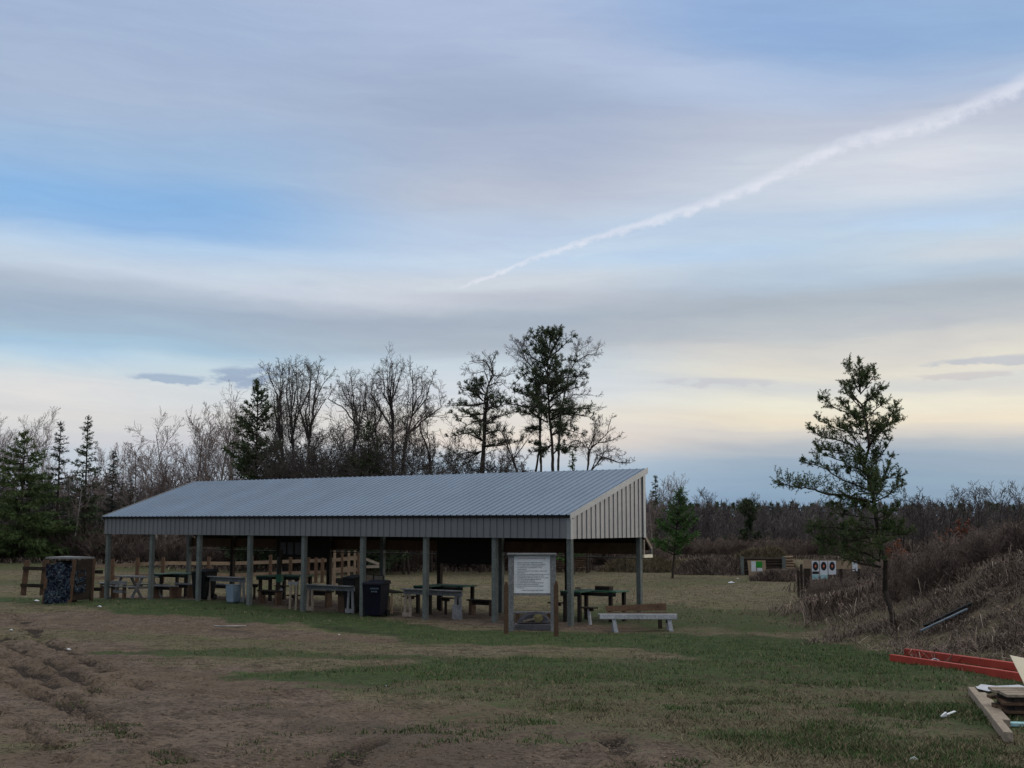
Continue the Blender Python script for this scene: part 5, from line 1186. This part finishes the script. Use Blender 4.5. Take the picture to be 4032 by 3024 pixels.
hoak('bare tree showing to the left behind the tall jack pine', 80, 2125, z3, [[(1010, 2150), (1020, 1440), (1000, 800), (930, 450), (860, 380), (760, 340)], [(880, 400), (820, 300), (770, 220)], [(900, 420), (860, 260), (870, 190)]], 20, .13, 1.0)
hoak('bare tree showing to the right behind the tall jack pine', 80, 2195, z3, [[(1180, 2150), (1180, 1440), (1200, 900), (1280, 520), (1340, 410), (1440, 360), (1540, 330)], [(1340, 410), (1360, 320), (1450, 270)], [(1200, 850), (1320, 720), (1500, 740)], [(1220, 880), (1350, 850), (1540, 850)], [(1210, 1250), (1320, 1190), (1480, 1150)]], 21, .13, 1.0)
hoak('small crooked bare oak above the right part of the roof', 74, 2312, z3, [[(1450, 2150), (1450, 1440), (1480, 1230), (1550, 1170), (1640, 1080), (1670, 950)], [(1550, 1170), (1700, 1140), (1740, 1120)], [(1480, 1240), (1540, 1050), (1580, 980)], [(1480, 1240), (1400, 1180)]], 22, .12, 1.0, 1.7)
hoak('low bare tree spreading right above the roof peak', 75, 2320, z3, [[(1470, 2150), (1480, 1440), (1600, 1300), (1750, 1350), (1860, 1360)], [(1500, 1420), (1620, 1250), (1700, 1230)], [(1550, 1380), (1650, 1290), (1780, 1290)]], 23, .10, 1.0, 1.5)
hoak('bare tree leaning left between the two jack pines', 73, 2040, z3, [[(830, 2150), (800, 1440), (720, 1230), (660, 1080), (600, 1030)], [(720, 1230), (620, 1150), (530, 1170)], [(760, 1330), (850, 1200), (930, 1100)]], 24, .14, .9, 1.6)

# ---- merged far masses that read as one
def merge_place(protos, spots, rng):
    Vs = []; Qs = []; off = 0
    for (x_, y_, s_) in spots:
        V, Q = protos[rng.integers(len(protos))]; a = rng.uniform(0, 2*pi); c_, s__ = cos(a), sin(a)
        Rm = np.array([[c_, -s__, 0], [s__, c_, 0], [0, 0, 1]]); W_ = V@Rm.T*s_+np.array([x_, y_, gz(x_, y_)])
        Vs.append(W_); Qs.append(Q+off); off += len(V)
    return np.concatenate(Vs), np.concatenate(Qs)
def proto(seed, H, r, T, multi=1, kmap=((4, [0]), (3, [1, 2, 3]))):
    A = bare(seed, H, r, T, (0, 0), multi); V = []; Q = []; off = 0
    for k, lv in kmap:
        m_ = np.isin(A[4], lv)
        if m_.any(): v_, q_ = tubes(A[0][m_], A[1][m_], A[2][m_], A[3][m_], k, off); V.append(v_); Q.append(q_); off += len(v_)
    return np.concatenate(V), np.concatenate(Q)
def mixcol(a, b_, t): return np.array(a)[None, :]*(1-t[:, None])+np.array(b_)[None, :]*t[:, None]
def tint_far(V, spots, protos):
    a = fbm(V[:, 0]*.12, V[:, 1]*.12, 3); b_ = vnoise(V[:, 0]*1.7, V[:, 1]*1.7); t = np.clip((a-.3)*1.2+.5*(b_-.4), 0, 1)
    pale = (vnoise(V[:, 0]*.9+50, V[:, 1]*.9) > .8)
    c = mixcol((.075, .066, .069), (.19, .165, .162), t); c[pale] *= 1.9
    return c
rng = np.random.default_rng(8)
TW = TP(levels=3, nseg=[7, 4, 3], wig=[.05, .15, .25], up=[.02, .09, .05], start=[.15, .1, 0], nch=[3.0, 2.2, 0], ang=[.55, .6, 0], ratio=[.4, .5, 0], rmin=.018, taperlen=.5)
pw = [proto(300+i, 1.0*5, .07, TW) for i in range(6)]
print('wood proto', [len(p[1]) for p in pw])
spots = []
while len(spots) < 620:
    k = rng.uniform(-.46, .50); y_ = (108 if k > .07 else 84)+rng.exponential(22); x_ = k*y_
    if y_ > 190: continue
    h = rng.uniform(.72, 1.0) if k > .07 else rng.uniform(.85, 1.35)
    spots.append((x_, y_, h*(1+.004*(y_-100))))
V, Q = merge_place(pw, spots, rng); me = mesh_np('far_wood', V, Q)
vcol(me, 'tint', tint_far(V, spots, pw))
tag(link('far_wood', me, M['blade']), 'dim grey-brown leafless wood behind the field', 'wood', kind='stuff')
# understorey brush
TS = TP(levels=3, nseg=[4, 3, 2], wig=[.12, .2, .25], up=[.05, .08, .05], start=[.1, .1, 0], nch=[2.4, 1.8, 0], ang=[.5, .6, 0], ratio=[.6, .55, 0], rmin=.007, taperlen=.4)
ps = [proto(330+i, 1.0, .014, TS, 5, ((3, [0, 1, 2]),)) for i in range(6)]
print('shrub proto', [len(p[1]) for p in ps])
spots = []
while len(spots) < 620:
    k = rng.uniform(-.46, .46); y_ = (104 if k > .12 else 79)+rng.exponential(6); 
    spots.append((k*y_, y_, rng.uniform(1.1, 2.3)*(1.2 if k < .1 else .9)))
V, Q = merge_place([(v_*np.array([1.2, 1.2, 1]), q_) for v_, q_ in ps], spots, rng); tag(link('field_edge_brush', mesh_np('brush', V, Q), M['budred']), 'reddish brown brush along the far edge of the field', 'brush', kind='stuff')
# distant conifers on the ridge skyline
C = []; D = []
for i in range(420):
    k = rng.uniform(-.45, .48); y_ = rng.uniform(290, 400); x_ = k*y_; h = rng.uniform(1.8, 4.4); z0 = gz(x_, y_)
    n = 26; zz = rng.random(n)**.7; rr_ = (1.05-zz)*h*.34
    a = rng.uniform(0, 2*pi, n); C.append(np.stack([x_+np.cos(a)*rr_, y_+np.sin(a)*rr_, z0+zz*h], 1)); D.append(np.tile([[0, 0, 1.]], (n, 1)))
V, Fc = tufts(np.concatenate(C), np.concatenate(D), 5, 1.0, .5, 9, 1.0); tag(link('ridge_conifers', mesh_np('ridge_conifers', V, tris=Fc), M['needledark']), 'dark line of far conifers along the horizon', 'wood', kind='stuff')

# brush and shrubs on the right, round the near pine
spots = []
def inshrub(x_, y_):
    k = x_/y_; return k > .215
while len(spots) < 900:
    y_ = rng.uniform(29, 78); k = rng.uniform(.2, .5); x_ = k*y_
    px = 2016+F*k
    lim = 2300+max(0, (3500-px))*.1
    if k < .30 and y_ < 48: continue
    if k < .27 and y_ < 60 and rng.random() < .8: continue
    if k < .24 : continue
    s_ = rng.uniform(.5, 1.25)
    if y_ < 40: s_ *= .8
    spots.append((x_, y_, s_))
for _ in range(160):
    y_ = rng.uniform(29, 42); k = rng.uniform(.315, .47); spots.append((k*y_, y_, rng.uniform(.6, 1.15)))
for _ in range(60):
    px = rng.uniform(3190, 3420); y_ = rng.uniform(38, 42.5); spots.append((wxz(px, y_), y_, rng.uniform(.6, 1.15)))
V, Q = merge_place(ps, spots, rng); tag(link('berm_brush', mesh_np('berm_brush', V, Q), M['budred']), 'tangled leafless brush covering the ground right of the field', 'brush', kind='stuff')
# rust-leaved young oaks
def leafy(px, py, Y, seed, label, nl=14):
    H = Hof(py, px, Y); A = bare(seed, H, .03, TP(levels=3, nseg=[6, 4, 3], nch=[2.4, 2, 0], start=[.25, .1, 0], ang=[.6, .7, 0], ratio=[.45, .5, 0], wig=[.08, .2, .3], up=[.02, .08, .05], rmin=.006))
    m_ = A[4] >= 1; C0 = A[1][m_]; D0 = np.zeros_like(C0)
    V, Fc = tufts(C0, D0, 5, .10, .07, seed, 1.); return tree_thing('young_oak', A, (M['darkbark'], M['twig'], M['rust']), label, 'tree', 'young oaks with rust leaves', gl(px, Y), foliage_=(V, Fc))
leafy(3738, 2045, 55, 401, 'young oak holding rust leaves in the middle of the right brush')
leafy(3545, 2125, 50, 402, 'small rust-leaved oak directly right of the near pine trunk')
leafy(3975, 2170, 46, 403, 'low rust-leaved oak near the right edge above the berm')
for i, (px, py, Y, lab) in enumerate(((3640, 2000, 52, 'dark forked sapling above the brush right of the near pine'), (3800, 2030, 50, 'dark crooked sapling with a side arm right of the rust-leaved oak'), (3915, 2040, 50, 'dark sapling above the berm near the right edge'), (3265, 2215, 46, 'thin dark sapling in front of the target board'), (3430, 2200, 36, 'thin sapling left of the near pine trunk'))):
    oak(px, py, Y, 420+i, lab, .045 if Y > 48 else .02, 1, (.08, 0), 'dark saplings on the right', levels=4, nseg=[6, 4, 3, 2], nch=[1.5, 1.5, 1.3, 0], wig=[.16, .2, .25, .3], start=[.35, .2, .1, 0], ang=[.7, .7, .7, 0], tw='twigdark')

# ---- blades: dead weeds, short grass
def blades(n, sampler, hgt, wid, lean, colf, seed, nseg=1):
    rng = np.random.default_rng(seed); x_, y_, h_ = sampler(n, rng); n = len(x_)
    z_ = G(x_, y_)+extra(x_, y_)
    a = rng.uniform(0, 2*pi, n); w = wid*rng.uniform(.6, 1.4, n); h_ = h_*hgt
    ln = lean*rng.uniform(.2, 1.6, n)*h_; b_ = rng.uniform(0, 2*pi, n)
    col = colf(x_, y_, rng)
    p0 = np.stack([x_-np.cos(a)*w/2, y_-np.sin(a)*w/2, z_-.01], 1); p1 = np.stack([x_+np.cos(a)*w/2, y_+np.sin(a)*w/2, z_-.01], 1)
    if nseg == 1:
        tp_ = np.stack([x_+np.cos(b_)*ln, y_+np.sin(b_)*ln, z_+h_], 1); V = np.stack([p0, p1, tp_], 1).reshape(-1, 3); Fc = np.arange(3*n).reshape(-1, 3); C_ = np.repeat(col, 3, 0); return V, None, Fc, C_
    md = np.stack([np.cos(b_)*ln*.35, np.sin(b_)*ln*.35, h_*.75], 1); tp_ = np.stack([x_+np.cos(b_)*ln, y_+np.sin(b_)*ln, z_+h_*.85*(1-.5*rng.random(n))], 1)
    V = np.stack([p0, p1, p0+md, p1+md, tp_], 1).reshape(-1, 3); i = np.arange(n)*5
    Q = np.stack([i, i+1, i+3, i+2], 1); Fc = np.stack([i+2, i+3, i+4], 1); return V, Q, Fc, np.repeat(col, 5, 0)
def extra(x_, y_):
    nr = 1-sm((y_-38)/20); bm = sm((x_-7)/5)*sm((y_-19.5)/7)*(1-sm((y_-30)/9))
    return nr*(.035*(fbm(x_*1.3, y_*1.1, 4)-.5))+bm*.35*(fbm(x_*1.5, y_*1.5, 4)-.5)
def strawcol(x_, y_, rng): return mixcol((.08, .066, .042), (.24, .2, .135), np.clip(rng.random(len(x_))**1.5*.8+.35*(fbm(x_*.8, y_*.8, 3)-.35), 0, 1))
def weedcol(x_, y_, rng): 
    t = np.clip(rng.random(len(x_))**1.6*.75+.5*(fbm(x_*1.1, y_*1.1, 3)-.4), 0, 1); c = mixcol((.062, .047, .043), (.25, .195, .168), t)
    c[rng.random(len(x_)) < .04] = (.40, .35, .28); return c
def grasscol(x_, y_, rng):
    t = np.clip(rng.random(len(x_))*.7+.5*(fbm(x_*.9, y_*.9, 3)-.3), 0, 1); c = mixcol((.024, .05, .018), (.075, .125, .04), t); c = c*(.8+.4*rng.random((len(x_), 1)))
    d = rng.random(len(x_)) < .16; c[d] = mixcol((.10, .085, .05), (.22, .19, .12), rng.random(d.sum())); return c
def add_blades(name, label, cat, parts_):
    Vs, Qs, Fs, Cs = [], [], [], []; off = 0
    for V, Q, Fc, C_ in parts_:
        Vs.append(V); Cs.append(C_); Fs.append(Fc+off)
        if Q is not None: Qs.append(Q+off)
        off += len(V)
    me = mesh_np(name, np.concatenate(Vs), np.concatenate(Qs) if Qs else None, np.concatenate(Fs)); vcol(me, 'tint', np.concatenate(Cs))
    tag(link(name, me, M['blade']), label, cat, kind='stuff')
def samp_area(y0, y1, k0, k1, fn):
    def f(n, rng):
        y_ = 1/np.sqrt(rng.uniform(1/y1**2, 1/y0**2, n)) if y0 < 30 else rng.uniform(y0, y1, n); k = rng.uniform(k0, k1, n); x_ = k*y_
        pr_, h_ = fn(x_, y_, rng); m_ = rng.random(n) < pr_; return x_[m_], y_[m_], h_[m_]
    return f
def f_green(x_, y_, rng):
    gr, di, we, ru = masks(x_, y_); n_ = fbm(x_*1.3, y_*1.1, 4)
    p = np.clip((gr*(1-di*.8)*(1-ru))*1.1+(n_-.62)*2.5, 0, 1); bm = sm((x_-7)/5)*sm((y_-19.5)/7)
    return p*(1-bm), rng.uniform(.4, 1.2, len(x_))*(.6+.8*gr)
def f_straw(x_, y_, rng):
    gr, di, we, ru = masks(x_, y_); return np.clip(.7-di*1.3-ru-we, 0.01, 1)*np.clip(fbm(x_*1.6, y_*1.4, 3)*1.8-.35, 0.03, 1), rng.uniform(.4, 1.3, len(x_))
add_blades('green_grass', 'short green grass growing in patches across the foreground', 'grass', [blades(300000, samp_area(8.5, 46, -.47, .47, f_green), .045, .013, .8, grasscol, 51)])
add_blades('dead_grass', 'dead straw-coloured grass scattered over the ground', 'grass', [blades(260000, samp_area(8.5, 46, -.47, .47, f_straw), .04, .012, 1.6, strawcol, 53), blades(120000, samp_area(34, 105, -.4, .3, f_straw), .05, .03, 1.6, strawcol, 54)])
def f_weed(x_, y_, rng):
    bm = sm((x_-6.6)/3)*sm((y_-19.5)/5)*(1-sm((y_-34)/8)); k = x_/y_
    edge_ = sm((k-.222-.012*np.sin(y_*.7))/.05)*sm((y_-25)/6)*(1-.6*sm((y_-56)/10)*(k < .25)); side = np.maximum(bm, edge_)
    tall = .35+.5*sm((y_-31)/8)+.7*fbm(x_*.7, y_*.7, 3)
    return side*np.clip(fbm(x_*1.6, y_*1.6, 3)*3.6-1.15, .06, 1), tall*rng.uniform(.4, 1.2, len(x_))*(.35+1.5*fbm(x_*2.1+30, y_*2.1, 2))
add_blades('dry_weeds', 'matted dry weeds and dead grass covering the berm and the right side', 'weeds', [blades(230000, samp_area(19, 50, .17, .56, f_weed), .20, .011, 2.3, weedcol, 55, 2), blades(60000, samp_area(48, 80, .17, .5, f_weed), .38, .022, 1.0, weedcol, 56, 2), blades(4000, samp_area(20, 50, .2, .56, f_weed), .6, .010, .8, weedcol, 58, 2), blades(14000, samp_area(34, 44, .235, .30, lambda a, b_, c: (.9+0*a, c.uniform(.4, 1.2, len(a)))), .62, .016, .6, weedcol, 59, 2)])
def f_edge(x_, y_, rng):
    k = x_/y_; e = np.where(k > .12, 101, 77); return sm((y_-e+3)/5)*1.0*(1-.0*k), rng.uniform(.5, 1.4, len(x_))*(.6+1.*fbm(x_*.25, y_*.25, 2))
add_blades('edge_weeds', 'tall dry weeds along the far edge of the field', 'weeds', [blades(90000, samp_area(72, 112, -.46, .4, f_edge), .32, .045, 1.3, lambda a, b_, c: weedcol(a, b_, c)*.8, 57, 2)])
# mounds of dead grass and brush beside the cardboard target
def mound(px, Y, rx, ry, h, lab, n=9000, seed=1, col=weedcol):
    x0, y0 = wxz(px, Y), Y; rng = np.random.default_rng(seed); z0 = gz(x0, y0)
    nu, nv = 28, 10; V = []; Q = []
    for j in range(nv+1):
        for i in range(nu):
            a = i/nu*2*pi; r_ = 1-j/nv; s_ = 1+.25*(float(fbm(cos(a)*2+px*.01+5, sin(a)*2+5, 2))-.5); xx_, yy_ = cos(a)*rx*r_*s_, sin(a)*ry*r_*s_
            V.append((xx_, yy_, h*(1-r_**2)*(.8+.4*float(fbm(xx_*1.3+9, yy_*1.3+9, 2)))-.08))
    for j in range(nv):
        for i in range(nu): a = j*nu+i; b_ = j*nu+(i+1) % nu; Q.append((a, b_, b_+nu, a+nu))
    t = empty('grassy_mound', (x0, y0, z0), lab, 'mound')
    me = mesh_np('soil', V, Q); link('soil', me, M['bark'], t)
    a = rng.uniform(0, 2*pi, n); r_ = np.sqrt(rng.random(n)); xx_, yy_ = np.cos(a)*rx*r_, np.sin(a)*ry*r_; zz_ = h*(1-r_**2)*(.8+.4*fbm(xx_*1.3+9, yy_*1.3+9, 2))-.05
    hh_ = rng.uniform(.1, .4, n)*.8; b_ = rng.uniform(0, 2*pi, n); ln = hh_*rng.uniform(.3, 1.6, n); w = .035
    c = rng.uniform(0, 2*pi, n)
    Vb = np.stack([np.stack([xx_-np.cos(c)*w/2, yy_-np.sin(c)*w/2, zz_], 1), np.stack([xx_+np.cos(c)*w/2, yy_+np.sin(c)*w/2, zz_], 1), np.stack([xx_+np.cos(b_)*ln, yy_+np.sin(b_)*ln, zz_+hh_], 1)], 1).reshape(-1, 3)
    me = mesh_np('dead_grass', Vb, tris=np.arange(3*n).reshape(-1, 3)); vcol(me, 'tint', np.repeat(col(xx_, yy_, rng), 3, 0)); link('dead_grass', me, M['blade'], t)
mound(2800, 72, 2.3, 1.6, .95, 'brown brush mound left of the dark log backstop', seed=2)
mound(2990, 73.5, 2.2, 1.3, 1.5, 'mound topped with pale dead grass behind the dark log backstop', seed=3, col=strawcol)
mound(2520, 76, 2.6, 1.5, .85, 'low mound of dead grass seen under the shelter gable', seed=4, col=strawcol)
mound(3070, 63, 1.6, 1.4, .45, 'low weedy mound left of the burnt post', seed=5)
mound(2700, 79, 2., 1.2, .6, 'small dead grass mound right of the bright green pine trunk', seed=6, col=strawcol)

# clods of soil and grit on the bare ground
rng = np.random.default_rng(61); n = 60000
y_ = 1/np.sqrt(rng.uniform(1/34**2, 1/8.5**2, n)); x_ = rng.uniform(-.47, .45, n)*y_
gr, di, we, ru = masks(x_, y_); kp = rng.random(n) < np.clip((di*.8+ru+we*.8)*np.clip(fbm(x_*.9, y_*.9, 3)*2.2-.6, .05, 1), 0, 1); x_, y_, ru, we = x_[kp], y_[kp], ru[kp], we[kp]; n = len(x_)
sz = .004+.014*rng.random(n)**4+.012*ru*rng.random(n); z_ = G(x_, y_)+extra(x_, y_)
o = np.array([[1, 0, 0], [0, 1, 0], [-1, 0, 0], [0, -1, 0], [0, 0, .6]], float)
V = (o[None]*rng.uniform(.6, 1.4, (n, 5, 3))*sz[:, None, None])+np.stack([x_, y_, z_], 1)[:, None, :]; i = np.arange(n)*5
Fc = np.concatenate([np.stack([i+a, i+b_, i+4], 1) for a, b_ in ((0, 1), (1, 2), (2, 3), (3, 0))])
me = mesh_np('soil_clods', V.reshape(-1, 3), tris=Fc); vcol(me, 'tint', np.repeat(mixcol((.04, .03, .024), (.2, .155, .12), rng.random(n)**1.2*(1-.7*np.maximum(ru, we))), 5, 0))
tag(link('soil_clods', me, M['blade']), 'small clods of soil and grit scattered over the bare ground', 'soil clods', kind='stuff')
